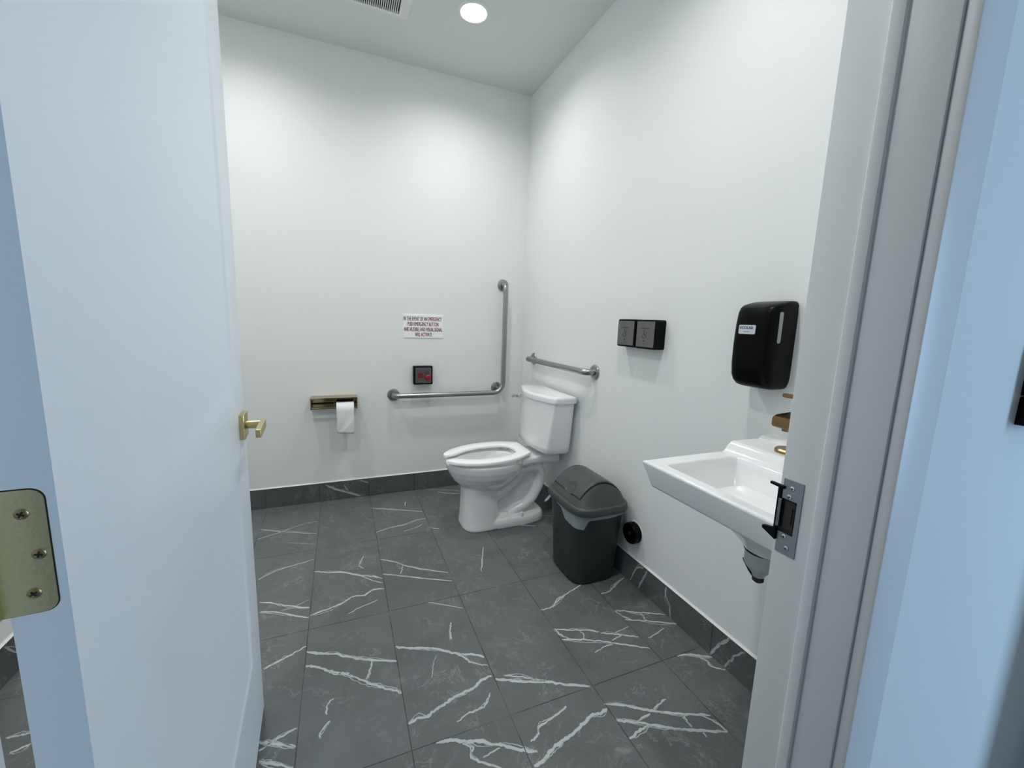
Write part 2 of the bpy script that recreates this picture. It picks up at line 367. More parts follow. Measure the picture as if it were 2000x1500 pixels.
FLOOR_VEINS=[
([(-1.726,-0.293),(-1.659,-0.333),(-1.583,-0.374),(-1.427,-0.444)],5),
([(-1.722,-0.412),(-1.605,-0.359),(-1.515,-0.307),(-1.429,-0.291)],3),
([(-1.57,-0.498),(-1.426,-0.565)],2),
([(-1.653,-0.813),(-1.602,-0.769),(-1.544,-0.745),(-1.483,-0.731),(-1.424,-0.713)],4),
([(-1.622,-0.986),(-1.562,-1.018),(-1.497,-1.058),(-1.423,-1.095)],6),
([(-1.608,-1.055),(-1.547,-1.079),(-1.475,-1.127),(-1.422,-1.159)],6),
([(-1.536,-1.077),(-1.48,-1.066),(-1.428,-1.037)],2),
([(-1.42,-0.825),(-1.359,-0.855),(-1.295,-0.877),(-1.214,-0.932),(-1.16,-0.959),(-1.118,-0.991)],7),
([(-1.214,-0.932),(-1.171,-0.981),(-1.121,-1.026)],3),
([(-1.417,-1.146),(-1.352,-1.13),(-1.296,-1.11),(-1.254,-1.082),(-1.203,-1.086),(-1.167,-1.064),(-1.118,-1.068)],7),
([(-1.273,-1.189),(-1.224,-1.163),(-1.182,-1.151),(-1.151,-1.138)],3),
([(-1.116,-0.821),(-1.055,-0.867),(-0.993,-0.93),(-0.931,-0.979),(-0.814,-1.049)],5),
([(-1.115,-0.955),(-1.05,-0.99),(-0.979,-1.032),(-0.909,-1.069),(-0.813,-1.118)],5),
([(-1.017,-0.922),(-1.024,-0.955),(-1.035,-0.982)],3),
([(-1.119,-0.213),(-1.012,-0.264),(-0.903,-0.318),(-0.817,-0.362)],5),
([(-1.111,-0.54),(-1.038,-0.51),(-0.941,-0.491),(-0.876,-0.464),(-0.815,-0.462)],4),
([(-0.965,-0.577),(-0.904,-0.561),(-0.847,-0.527)],3),
([(-1.192,-0.765),(-1.209,-0.817),(-1.215,-0.852),(-1.197,-0.877)],3),
([(-0.812,-0.586),(-0.764,-0.616)],4),
([(-0.716,-0.028),(-0.62,-0.067),(-0.504,-0.116)],3),
([(-0.661,-0.084),(-0.604,-0.128),(-0.518,-0.167)],4),
([(-1.549,-1.38),(-1.506,-1.36),(-1.463,-1.34),(-1.421,-1.317)],5),
([(-1.418,-1.346),(-1.367,-1.375),(-1.325,-1.391),(-1.263,-1.431),(-1.209,-1.461),(-1.116,-1.505)],9),
([(-1.416,-1.415),(-1.384,-1.431),(-1.344,-1.46),(-1.311,-1.486),(-1.265,-1.516),(-1.221,-1.557),(-1.178,-1.594),(-1.135,-1.624),(-1.116,-1.642)],8),
([(-1.341,-1.468),(-1.317,-1.49),(-1.291,-1.489),(-1.265,-1.514)],3),
([(-1.198,-1.474),(-1.208,-1.508),(-1.222,-1.546)],4),
([(-1.112,-1.434),(-1.07,-1.456),(-1.02,-1.475),(-0.971,-1.496),(-0.924,-1.531),(-0.884,-1.556),(-0.849,-1.569),(-0.814,-1.595)],9),
([(-0.904,-1.543),(-0.877,-1.583),(-0.86,-1.607),(-0.812,-1.636)],4),
([(-1.111,-1.756),(-1.082,-1.748),(-1.054,-1.752),(-1.029,-1.74),(-0.994,-1.73),(-0.964,-1.718),(-0.921,-1.71),(-0.883,-1.704),(-0.859,-1.687),(-0.816,-1.681)],9),
([(-0.972,-1.801),(-0.936,-1.789),(-0.901,-1.784),(-0.871,-1.777),(-0.842,-1.744)],4),
([(-0.887,-1.382),(-0.9,-1.425),(-0.905,-1.469)],5),
([(-1.323,-1.584),(-1.341,-1.6),(-1.343,-1.637)],3),
([(-1.333,-1.661),(-1.355,-1.687),(-1.36,-1.708)],4),
([(-1.52,-1.66),(-1.479,-1.679),(-1.422,-1.711)],8),
([(-1.511,-1.718),(-1.476,-1.739),(-1.423,-1.771)],8),
([(-1.516,-1.689),(-1.475,-1.668),(-1.423,-1.651)],4),
([(-1.045,-1.843),(-1.004,-1.849),(-0.96,-1.869),(-0.921,-1.885),(-0.884,-1.908),(-0.857,-1.922),(-0.82,-1.948),(-0.779,-1.972)],10),
([(-0.973,-1.871),(-0.948,-1.893),(-0.96,-1.912),(-0.943,-1.936),(-0.89,-1.974)],6),
([(-0.929,-1.93),(-0.876,-1.92)],3),
([(-0.977,-1.527),(-0.997,-1.568),(-1.014,-1.616)],2),
([(-0.581,-0.884),(-0.623,-0.994),(-0.661,-1.093)],3),
([(-0.95,-1.23),(-0.816,-1.313)],2.5),
([(-0.897,-0.183),(-0.909,-0.245)],4),
([(-0.81,-1.698),(-0.767,-1.718),(-0.714,-1.745),(-0.642,-1.771),(-0.597,-1.799),(-0.513,-1.839)],10),
([(-0.774,-1.696),(-0.728,-1.717),(-0.682,-1.746),(-0.646,-1.766)],4),
([(-0.804,-2.002),(-0.77,-1.998),(-0.739,-1.98),(-0.693,-1.968),(-0.66,-1.962),(-0.615,-1.947),(-0.566,-1.93),(-0.537,-1.935),(-0.51,-1.926)],10),
([(-0.784,-1.936),(-0.757,-1.927),(-0.741,-1.906),(-0.693,-1.894),(-0.651,-1.883),(-0.628,-1.875)],5),
([(-0.508,-1.911),(-0.457,-1.933),(-0.417,-1.961),(-0.376,-1.986),(-0.32,-2.016),(-0.266,-2.041),(-0.21,-2.064)],8),
([(-0.506,-1.971),(-0.472,-1.988),(-0.426,-2.013),(-0.378,-2.041),(-0.33,-2.069),(-0.272,-2.094),(-0.204,-2.125)],8),
([(-0.238,-2.052),(-0.219,-2.079),(-0.208,-2.104),(-0.205,-2.126)],5),
([(-0.503,-2.035),(-0.456,-2.024),(-0.423,-2.02)],6),
([(-0.448,-1.998),(-0.389,-1.992)],5),
([(-0.367,-1.983),(-0.304,-1.968)],4),
([(-0.291,-2.033),(-0.296,-2.053),(-0.297,-2.074)],4),
([(-0.505,-1.558),(-0.46,-1.582),(-0.401,-1.603),(-0.341,-1.635)],6),
([(-0.338,-1.644),(-0.289,-1.667),(-0.243,-1.693),(-0.207,-1.714)],6),
([(-0.502,-1.559),(-0.496,-1.591),(-0.473,-1.625)],5),
([(-0.504,-1.619),(-0.434,-1.645),(-0.374,-1.673),(-0.318,-1.706),(-0.258,-1.744),(-0.205,-1.776)],6),
([(-0.411,-1.607),(-0.409,-1.627),(-0.42,-1.65)],3),
([(-0.319,-1.691),(-0.269,-1.684)],3),
([(-0.282,-1.663),(-0.21,-1.651)],3),
([(-0.417,-1.72),(-0.367,-1.708),(-0.33,-1.712)],3),
([(-0.203,-1.555),(-0.159,-1.575),(-0.116,-1.6),(-0.068,-1.619),(-0.012,-1.65)],5),
([(-0.204,-1.556),(-0.196,-1.587),(-0.174,-1.622)],5),
([(-0.199,-1.615),(-0.134,-1.644),(-0.071,-1.675),(-0.007,-1.709)],5),
([(-0.112,-1.606),(-0.11,-1.626),(-0.118,-1.648)],3),
([(-0.508,-1.439),(-0.464,-1.442),(-0.406,-1.413),(-0.357,-1.388),(-0.301,-1.369),(-0.247,-1.349)],5),
([(-0.449,-1.445),(-0.405,-1.402),(-0.378,-1.393)],3),
([(-0.198,-1.439),(-0.15,-1.437),(-0.1,-1.408),(-0.021,-1.376)],5),
([(-0.147,-1.434),(-0.084,-1.407)],3),
([(-0.133,-1.84),(-0.088,-1.85),(-0.049,-1.87),(-0.012,-1.891)],8),
([(-0.058,-1.874),(-0.046,-1.899),(-0.047,-1.923),(-0.008,-1.952)],5),
([(-0.311,-0.723),(-0.204,-0.763)],4),
([(-0.174,-1.733),(-0.076,-1.71)],2.5),
([(-0.125,-0.649),(-0.033,-0.685)],3),
([(-0.279,-2.114),(-0.276,-2.098)],3),
([(-2.184,-1.397),(-2.154,-1.398),(-2.132,-1.4)],4),
([(-2.147,-1.455),(-2.126,-1.446),(-2.111,-1.441)],5)]
RIGHT_VEINS=[
([(-1.406,0.004),(-1.435,0.072),(-1.456,0.102),(-1.49,0.12)],6),
([(-1.468,0.005),(-1.491,0.063),(-1.514,0.118)],9),
([(-1.637,0.121),(-1.637,0.08),(-1.661,0.053),(-1.677,0.0)],6),
([(-1.881,-0.002),(-1.905,0.054),(-1.936,0.1),(-1.948,0.123)],8),
([(-1.945,0.006),(-1.976,0.071),(-2.01,0.12)],6)]
BACK_VEINS=[
([(-1.388,0.112),(-1.327,0.073),(-1.252,0.041),(-1.174,0.005)],10),
([(-1.276,0.095),(-1.251,0.055)],4),
([(-1.172,0.118),(-1.12,0.094)],5)]
# ------------------------------------------------------------------ room shell
XL, YF, H = -2.32, -2.447, 2.7676        # left wall, front wall (room side), ceiling height
YH = -2.565                               # hall face of the front wall
JR, JL = -0.600, -1.542                   # faces of the right and left door jambs
DH = 2.05                                 # head of the door opening

bm = B(); bm.verts.layers.float_color.new('vein')
vs = [bm.verts.new(p) for p in ((XL-0.1, YH, 0), (0.1, YH, 0), (0.1, 0.1, 0), (XL-0.1, 0.1, 0))]; bm.faces.new(vs)
lo = [bm.verts.new(p) for p in ((XL-0.1, YH, -0.05), (0.1, YH, -0.05), (0.1, 0.1, -0.05), (XL-0.1, 0.1, -0.05))]
bm.faces.new(list(reversed(lo)))
for i in range(4):
    j = (i+1) % 4; bm.faces.new((lo[i], lo[j], vs[j], vs[i]))
vl = bm.verts.layers.float_color['vein']
for v in bm.verts: v[vl] = (0, 0, 0, 1)
veins(bm, FLOOR_VEINS, lambda a, b, o: Vector((a, b, o)), 0.0004)
struct('floor', bm, M['tile'], smooth=False)
def slab(name, m, *a):
    bm = B(); box(bm, *a); return struct(name, bm, m, smooth=False)
# the ceiling is built below, with the lamp openings cut into it
slab('wall_back', M['wall'], XL-0.1, 0.1, 0, 0.1, 0, H)
slab('wall_right', M['wall'], 0, 0.1, YF, 0, 0, H)
slab('wall_left', M['wall'], XL-0.1, XL, YF, 0, 0, H)
bm = B()
box(bm, -4.5, JL-0.016, YH, YF, 0, H); box(bm, JR+0.016, 1.6, YH, YF, 0, H); box(bm, JL-0.016, JR+0.016, YH, YF, DH+0.016, H)
struct('wall_front', bm, M['wall'], smooth=False)

# skirting tiles
def skirting(name, m, to3d, L0, L1, vdata, hb=0.1264, t=0.009):
    bm = B(); bm.verts.layers.float_color.new('vein')
    vl = bm.verts.layers.float_color['vein']
    P = [to3d(u, z, w) for u in (L0, L1) for z in (0, hb) for w in (0, t)]
    V = [bm.verts.new(p) for p in P]
    for v in V: v[vl] = (0, 0, 0, 1)
    for f in ((0, 1, 3, 2), (4, 6, 7, 5), (1, 5, 7, 3), (0, 2, 6, 4), (2, 3, 7, 6), (0, 4, 5, 1)): bm.faces.new([V[i] for i in f])
    veins(bm, vdata, lambda a, b, o: to3d(a, b, t+o), 0.0003)
    for v in bm.verts:
        pass
    s = struct(name, bm, m, smooth=False)
    bm = B()
    pts = [to3d(u, z, w) for u in (L0, L1) for z, w in ((hb, 0), (hb, t-0.001), (hb+0.0045, 0.002), (hb+0.008, 0))]
    loft(bm, [pts[:4], pts[4:]]); obj('caulk_bead', bm, M['caulk'], s, smooth=False)
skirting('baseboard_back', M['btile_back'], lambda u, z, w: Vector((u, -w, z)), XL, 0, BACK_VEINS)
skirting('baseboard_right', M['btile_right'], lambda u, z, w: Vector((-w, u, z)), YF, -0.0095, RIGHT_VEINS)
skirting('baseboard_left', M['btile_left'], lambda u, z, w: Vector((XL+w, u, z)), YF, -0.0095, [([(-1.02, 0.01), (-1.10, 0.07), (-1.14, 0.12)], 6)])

# door frame: jamb, rounded stop bead, hall casing, room casing
def jamb(name, X, s, zt=DH):
    """s=+1: the frame lies towards +X of the jamb face"""
    bm = B()
    def bx(a, b, y0, y1, bev=0.0, z1=zt): box(bm, min(X+s*a, X+s*b), max(X+s*a, X+s*b), y0, y1, 0, z1, bev)
    bx(0, 0.016, -2.566, -2.435, 0.0015)
    # stop bead in front of the door rabbet
    prof = [(0.002, -2.494), (-0.004, -2.494), (-0.0062, -2.496), (-0.0068, -2.499), (-0.0068, -2.5075), (-0.0058, -2.511), (-0.0035, -2.513), (0.002, -2.513)]
    loft(bm, [[Vector((X+s*a, y, z)) for a, y in prof] for z in (0, zt)])
    bx(0.0045, 0.079, -2.582, -2.5655, 0.003, zt+0.07)
    bx(0.0045, 0.075, -2.4470, -2.4355, 0.002, zt+0.07)
    return struct(name, bm, M['trim'], smooth=True, angle=30)
jamb('trim_1', JR, 1); jamb('trim_2', JL, -1)
bm = B()
box(bm, JL-0.016, JR+0.016, -2.566, -2.435, DH, DH+0.016); box(bm, JL, JR, -2.513, -2.494, DH-0.0068, DH)
box(bm, JL-0.0045, JR+0.0045, -2.582, -2.5655, DH+0.0045, DH+0.07, 0.003); box(bm, JL-0.0045, JR+0.0045, -2.447, -2.4355, DH+0.0045, DH+0.07, 0.002)
struct('trim_3', bm, M['trim'], smooth=False)

# hall outside the door
slab('floor_hall', M['hfloor'], -4.5, 3.2, -5.4, YH, -0.05, 0.0)
slab('ceiling_hall', M['hallwall'], -4.5, 3.2, -5.4, YH, H, H+0.08)
slab('wall_hall_left', M['hallwall'], -4.6, -4.5, -5.4, YH, 0, H)
slab('wall_hall_shadow_caster', M['wall'], 0.20, 1.6, -2.90, YH, 0, H)  # unseen block, added to cast the soft shadow edge on the hall wall
bm = B()   # wall across the hall with a tall glazed opening at its right end
box(bm, -4.5, 1.50, -5.5, -5.4, 0, H); box(bm, 2.10, 3.2, -5.5, -5.4, 0, H); box(bm, 1.50, 2.10, -5.5, -5.4, 2.3, H)
struct('wall_hall_opposite', bm, M['hallwall'], smooth=False)

# ------------------------------------------------------------------ door, open into the room
DA = math.radians(-2.8)
DW, DT = 0.905, 0.035
free = Vector((-1.5235, -1.5475))
hx, hy = free.x-DW*math.sin(DA), free.y-DW*math.cos(DA)
# local frame of the leaf: x from hinge to latch, y into the leaf (away from the face we see)
S0, S1 = 0.125, 0.775
bm = B()
rec = 0.009
fr = [(0, S0, 0.012, 2.03), (S1, DW, 0.012, 2.03), (S0, S1, 0.012, 0.268), (S0, S1, 0.838, 0.985), (S0, S1, 1.905, 2.03)]
for a, b, z0, z1 in fr: box(bm, a, b, 0, DT, z0, z1)
bmesh.ops.remove_doubles(bm, verts=bm.verts[:], dist=0.00001)
dmat = Matrix.Translation((hx, hy, 0)) @ Matrix.Rotation(PI/2-DA, 4, 'Z')
me_door = obj('door_1', bm, M['door'], None, smooth=False)
me_door.matrix_basis = dmat; me_door['kind'] = 'structure'
def dl(a, y, z): return dmat @ Vector((a, y, z))
for z0, z1, rec, ch, cs, ct, cb in ((0.268, 0.838, 0.005, 0.090, 0.020, 0.080, 0.012), (0.985, 1.905, 0.006, 0.090, 0.013, 0.020, 0.070)):
    bm = B()
    # recessed panel with a soft sticking on the face we see
    o_ = [(S0, z0), (S1, z0), (S1, z1), (S0, z1)]
    i_ = [(S0+ch, z0+cb), (S1-cs, z0+cb), (S1-cs, z1-ct), (S0+ch, z1-ct)]
    rings = [[dl(a, DT-rec, z) for a, z in o_], [dl(a, 0.0, z) for a, z in o_]]
    for f in (0.25, 0.5, 0.75, 1.0):
        rings.append([dl(a+(c-a)*f, rec*(f*f*(3-2*f)), z+(y-z)*f) for (a, z), (c, y) in zip(o_, i_)])
    loft(bm, rings); obj('panel', bm, M['door'], me_door, smooth=True, angle=60)
# lever handle
DN = Vector((math.cos(DA), -math.sin(DA), 0)); DU = Vector((math.sin(DA), math.cos(DA), 0))
FR = (DU, Vector((0, 0, 1)), DN)
O = dl(0.838, 0, 0.930)
bm = B(); plate(bm, FR, O, rrect(0.062, 0.066, 0.003), 0, 0.012, 0.002)
hd = obj('lever_handle', bm, M['brass'], me_door, angle=10); hd['label'] = 'satin brass lever handle on a square rose'
bm = B(); tube(bm, [place(FR, O, 0, 0, w) for w in (0.011, 0.052)], 0.0105, 20); obj('neck', bm, M['brass'], hd)
bm = B()
plate(bm, FR, O, [(a-0.046, b) for a, b in rrect(0.118, 0.021, 0.002)], 0.044, 0.056, 0.0015); obj('lever', bm, M['brass'], hd, angle=10)
# hinge leaf on the edge of the door that faces us
EN = -DU
HF = (-DN, Vector((0, 0, 1)), EN)       # u = across the edge away from the visible face
O = dl(0, 0, 1.037)
def half_round(w0, w1, h, r, n=6):
    out = [(w1, -h/2), ]
    out = [(w1, h/2)]
    for k in range(n+1):
        a = PI/2+PI/2*k/n; out.append((w0+r+r*math.cos(a), h/2-r+r*math.sin(a)))
    for k in range(n+1):
        a = PI+PI/2*k/n; out.append((w0+r+r*math.cos(a), -h/2+r+r*math.sin(a)))
    out.append((w1, -h/2)); return out
bm = B(); plate(bm, HF, O, half_round(0.0065, 0.043, 0.102, 0.009), -0.001, 0.0012)
hg = obj('hinge', bm, M['hinge'], me_door, angle=10); hg['label'] = 'brass butt hinge with rounded corners'
bm = B(); plate(bm, HF, O, half_round(0.0058, 0.043, 0.1034, 0.0095), -0.0008, 0.00025); obj('hinge_recess', bm, M['dark'], hg, angle=10)
KU, KW = 0.0445, 0.0045
bm = B()
for z0, z1 in ((-0.051, -0.031), (-0.0305, -0.0105), (-0.010, 0.010), (0.0105, 0.0305), (0.031, 0.051)):
    tube(bm, [place(HF, O, KU, z, KW) for z in (z0, z1)], 0.0062, 16)
tube(bm, [place(HF, O, KU, z, KW) for z in (-0.056, -0.054, 0.054, 0.056)], [0.003, 0.005, 0.005, 0.003], 12)
obj('knuckle', bm, M['hinge'], hg)
bm = B()
box(bm, JL+0.0002, JL+0.0020, -2.4755, -2.4405, 1.037-0.051, 1.037+0.051, 0.0006); obj('jamb_leaf', bm, M['hinge'], hg, smooth=False)
for u, v in ((0.020, 0.032), (0.0135, -0.002), (0.0195, -0.034)):
    bm = B(); revolve(bm, HF, place(HF, O, u, v, 0), [(0.0043, 0.0010), (0.0043, 0.0016), (0.0036, 0.0022), (0.0012, 0.0024)], 20)
    s_ = obj('screw', bm, M['screw'], hg)
    bm = B(); a = random.uniform(0, 1.5)
    for k in (0, 1):
        c, s = math.cos(a+k*PI/2), math.sin(a+k*PI/2)
        pts = [(c*0.0024-s*0.0006, s*0.0024+c*0.0006), (-c*0.0024-s*0.0006, -s*0.0024+c*0.0006), (-c*0.0024+s*0.0006, -s*0.0024-c*0.0006), (c*0.0024+s*0.0006, s*0.0024-c*0.0006)]
        plate(bm, HF, place(HF, O, u, v, 0), pts, 0.0015, 0.00275)
    obj('screw_slot', bm, M['dark'], s_, smooth=False)

# ------------------------------------------------------------------ electric strike in the right jamb
JF = (Vector((0, 1, 0)), Vector((0, 0, 1)), Vector((-1, 0, 0)))     # u into the room, w out of the jamb
O = Vector((JR, -2.457, 0.9225))
t = thing('strike_plate', 'grey steel electric door strike with black latch lip set in the white door jamb', 'door strike', O)
bm = B()
for u0, u1, v0, v1 in ((-0.016, 0.016, 0.030, 0.0635), (-0.016, 0.016, -0.0635, -0.028), (-0.016, -0.009, -0.028, 0.030)):
    plate(bm, JF, O, [(u0, v0), (u1, v0), (u1, v1), (u0, v1)], -0.001, 0.0016)
bmesh.ops.remove_doubles(bm, verts=bm.verts[:], dist=0.00001)
obj('faceplate', bm, M['strike'], t, smooth=False)
bm = B(); plate(bm, JF, O, [(-0.009, -0.028), (0.0165, -0.028), (0.0165, 0.030), (-0.009, 0.030)], -0.001, 0.0004); obj('recess', bm, M['dark'], t, smooth=False)
bm = B(); plate(bm, JF, O, [(-0.007, -0.020), (0.010, -0.020), (0.010, 0.026), (-0.007, 0.026)], 0.0, 0.0011, 0.0004)
plate(bm, JF, O, [(-0.004, -0.010), (-0.001, -0.010), (-0.001, 0.018), (-0.004, 0.018)], 0.001, 0.003); obj('keeper', bm, M['rust'], t, smooth=False)
bm = B(); plate(bm, JF, O, [(0.0125, -0.019), (0.0175, -0.019), (0.0175, 0.029), (0.0125, 0.029)], 0.0, 0.007, 0.001); obj('keeper_lip', bm, M['plate'], t, smooth=False)
bm = B()
plate(bm, JF, O, [(0.0165, -0.044), (0.0225, -0.044), (0.0225, 0.049), (0.0165, 0.049)], -0.002, 0.0035, 0.0005)
plate(bm, JF, O, [(0.0125, 0.046), (0.036, 0.0475), (0.036, 0.0515), (0.0125, 0.0505)], 0.0, 0.006, 0.001)
loft(bm, [[place(JF, O, 0.0165, v, w) for v, w in ((-0.044, 0.0), (-0.044, 0.006), (-0.024, 0.006), (-0.024, 0.0))],
          [place(JF, O, 0.040, v, w) for v, w in ((-0.034, 0.0), (-0.034, 0.006), (-0.029, 0.006), (-0.029, 0.0))]])
obj('latch_lip', bm, M['blacks'], t, smooth=False)
for u, v in ((0.001, 0.050), (0.004, 0.035), (0.004, -0.034), (-0.002, -0.052)):
    bm = B(); revolve(bm, JF, place(JF, O, u, v, 0), [(0.0042, 0.0012), (0.0042, 0.0019), (0.0034, 0.0024), (0.0010, 0.0026)], 18); s_ = obj('screw', bm, M['chrome'], t)
    bm = B()
    for k in (0, 1):
        pts = [(0.0022, 0.0005), (-0.0022, 0.0005), (-0.0022, -0.0005), (0.0022, -0.0005)]
        if k: pts = [(y, x) for x, y in pts]
        plate(bm, JF, place(JF, O, u, v, 0), pts, 0.0016, 0.0029)
    obj('screw_slot', bm, M['dark'], s_, smooth=False)

# ------------------------------------------------------------------ push plate on the hall wall
def push_plate(O, fr, label, symbol=True, w=0.128, h=0.126, d=0.05, wide=0.5):
    t = thing('door_push_switch', label, 'door button', O)
    bm = B(); plate(bm, fr, O, rrect(w, h, 0.010), 0, d, 0.003); obj('housing', bm, M['blacks'], t, angle=10)
    bm = B(); plate(bm, fr, O, rrect(w-0.016, h-0.016, 0.004), d-0.001, d+0.0035, 0.0016); obj('steel_button', bm, M['plate'], t, angle=10)
    if symbol:
        O2 = place(fr, O, -0.005, -0.002, d+0.0036)
        bm = B()
        stroke(bm, fr, O2, [(-0.002, 0.010), (-0.001, 0.001), (0.007, 0.000), (0.0105, -0.0095), (0.0145, -0.0085)], 0.0034, per=1)
        stroke(bm, fr, O2, [(-0.0022, 0.0055), (0.005, 0.0055)], 0.0024)
        stroke(bm, fr, O2, [(-0.0045+0.0085*math.cos(a), -0.0065+0.0085*math.sin(a)) for a in [math.radians(125+k*26) for k in range(9)]], 0.0026, per=3)
        revolve(bm, fr, place(fr, O2, -0.002, 0.0145, 0), [(0.003, 0.0001), (0.0029, 0.0005), (0.001, 0.0006)], 14)
        stroke(bm, fr, O2, [(0.010, 0.012), (0.0135, 0.010), (0.0155, 0.006)], 0.003)
        obj('wheelchair_symbol', bm, M['ink'], t, smooth=False)
        bm = B(); x = -0.016*(1+wide*0.4)
        while x < 0.016*(1+wide*0.4):
            l = random.uniform(0.006, 0.010); stroke(bm, fr, O2, [(x, 0.0275), (x+l, 0.0275)], 0.0030); x += l+0.0012
        obj('legend', bm, M['ink'], t, smooth=False)
        bm = B()
        revolve(bm, fr, place(fr, O2, -0.001, -0.027, 0), [(0.0032, 0.0001), (0.003, 0.0005), (0.001, 0.0006)], 14)
        revolve(bm, fr, place(fr, O2, -0.001, -0.0375, 0), [(0.0017, 0.0001), (0.0016, 0.0005), (0.0005, 0.0006)], 12)
        obj('lock_mark', bm, M['ink'], t, smooth=False)
    return t
push_plate(Vector((0, -1.2905, 1.188)), RIGHTW, 'left one of the two square steel door push plates, nearer the toilet', wide=0.3)
push_plate(Vector((0, -1.4235, 1.187)), RIGHTW, 'right one of the two square steel door push plates, smudged, nearer the soap dispenser', wide=0.9)
t = thing('door_push_switch', 'black box of a door button on the blue-lit hall wall beside the door casing', 'door button', (-0.172, YH, 1.146))
O = Vector((-0.172, YH, 1.146))
for v, h in ((-0.040, 0.048), (0.029, 0.086)):
    bm = B(); plate(bm, HALLW, place(HALLW, O, 0, v), rrect(0.115, h, 0.004), 0, 0.040, 0.003); obj('housing', bm, M['blacks'], t, angle=10)
    bm = B(); plate(bm, HALLW, place(HALLW, O, 0, v), rrect(0.099, h-0.014, 0.003), 0.039, 0.0435, 0.0015); obj('button', bm, M['blacks'], t, angle=10)

# ------------------------------------------------------------------ grab bars
def flange(t, fr, O):
    bm = B(); revolve(bm, fr, O, [(0.0415, 0.0), (0.0415, 0.003), (0.0385, 0.008), (0.031, 0.0105), (0.020, 0.0115)], 40); obj('mounting_flange', bm, M['steel'], t)
R_ = 0.0175
xv, zh, dp = -0.172, 0.700, 0.062
t = thing('grab_bar', 'L-shaped stainless steel grab bar on the back wall beside the toilet', 'grab bar', (-0.55, 0, 0.7))
bm = B()
path = fillet([(-0.948, -0.006, zh), (-0.948, -dp, zh), (xv, -dp, zh), (xv, -dp, 1.477), (xv, -0.006, 1.477)], 0.045, 10)
# larger radius in the elbow
path = fillet([(-0.948, -0.006, zh), (-0.948, -dp, zh), (-0.6, -dp, zh)], 0.042, 10)[:-1] + fillet([(-0.6, -dp, zh), (xv, -dp, zh), (xv, -dp, 1.1)], 0.075, 12)[1:-1] + fillet([(xv, -dp, 1.1), (xv, -dp, 1.477), (xv, -0.006, 1.477)], 0.042, 10)[1:]
tube(bm, path, R_, 20); obj('bar', bm, M['steel'], t)
bm = B(); tube(bm, [(-0.202, -0.006, 0.728), (-0.200, -dp+0.004, 0.726)], R_*0.8, 18); obj('stand_off', bm, M['steel'], t)
for x, z in ((-0.948, zh), (-0.202, 0.728), (xv, 1.477)): flange(t, BACKW, Vector((x, 0, z)))
t = thing('grab_bar', 'short straight stainless steel grab bar on the right wall above the toilet tank', 'grab bar', (0, -0.6, 0.965))
bm = B(); tube(bm, fillet([(-0.006, -0.215, 0.965), (-dp, -0.215, 0.965), (-dp, -0.985, 0.965), (-0.006, -0.985, 0.965)], 0.044, 10), R_, 20); obj('bar', bm, M['steel'], t)
for y in (-0.215, -0.985): flange(t, RIGHTW, Vector((0, y, 0.965)))

# ------------------------------------------------------------------ emergency sign and call station
def fit_text(name, lines, fr, O, m, parent, bold=0.0, strike=0.0):
    bm = B()
    for body, w, h, u, v in lines:
        b2 = B(); add_text(b2, body, 1.0, (Vector((1, 0, 0)), Vector((0, 1, 0)), Vector((0, 0, 1))), (0, 0, 0), bold=bold, extrude=0.0)
        xs = [q.co.x for q in b2.verts]; ys = [q.co.y for q in b2.verts]
        sx, sy = w/(max(xs)-min(xs)), h/(max(ys)-min(ys)); cx, cy = (max(xs)+min(xs))/2, (max(ys)+min(ys))/2
        for q in b2.verts: q.co = place(fr, O, u+(q.co.x-cx)*sx, v+(q.co.y-cy)*sy, 0.0003)
        me = bpy.data.meshes.new('x'); b2.to_mesh(me); b2.free()
        for sh in ((0.0,) if not strike else (-strike, 0.0, strike)):
            n0 = len(bm.verts); bm.from_mesh(me); bm.verts.ensure_lookup_table()
            for q in bm.verts[n0:]: q.co += fr[0]*sh+fr[2]*abs(sh)*0.02
        bpy.data.meshes.remove(me)
    return obj(name, bm, m, parent, smooth=False, keep_normals=True)
O = Vector((-0.7445, 0, 1.168))
t = thing('emergency_sign', 'white rectangular wall sign with four lines of red capital lettering about the emergency button', 'sign', O)
bm = B(); plate(bm, BACKW, O, rrect(0.272, 0.156, 0.003), 0, 0.004, 0.001); obj('panel', bm, M['white'], t, angle=10)
fit_text('lettering', [('IN THE EVENT OF AN EMERGENCY', 0.257, 0.0265, -0.004, 0.0500), ('PUSH EMERGENCY BUTTON', 0.208, 0.0265, -0.002, 0.0145),
                       ('AND AUDIBLE AND VISUAL SIGNAL', 0.260, 0.0265, -0.001, -0.0210), ('WILL ACTIVATE', 0.115, 0.0265, 0.000, -0.0560)], BACKW, place(BACKW, O, 0, 0, 0.004), M['redtext'], t, strike=0.0006)
O = Vector((-0.7535, 0, 0.836))
t = thing('emergency_button', 'square black call box with red push button and red lamp on the back wall', 'emergency button', O)
bm = B(); plate(bm, BACKW, O, rrect(0.128, 0.126, 0.004), 0, 0.046, 0.002); obj('housing', bm, M['blacks'], t, angle=10)
bm = B(); plate(bm, BACKW, O, rrect(0.108, 0.108, 0.003), 0.045, 0.0485, 0.0012); obj('faceplate', bm, M['plate'], t, angle=10)
P_ = place(BACKW, O, 0, 0, 0.0485)
bm = B(); plate(bm, BACKW, place(BACKW, P_, -0.021, 0.0), rrect(0.033, 0.034, 0.002), 0, 0.003, 0.001); obj('lamp', bm, M['redled'], t, angle=10)
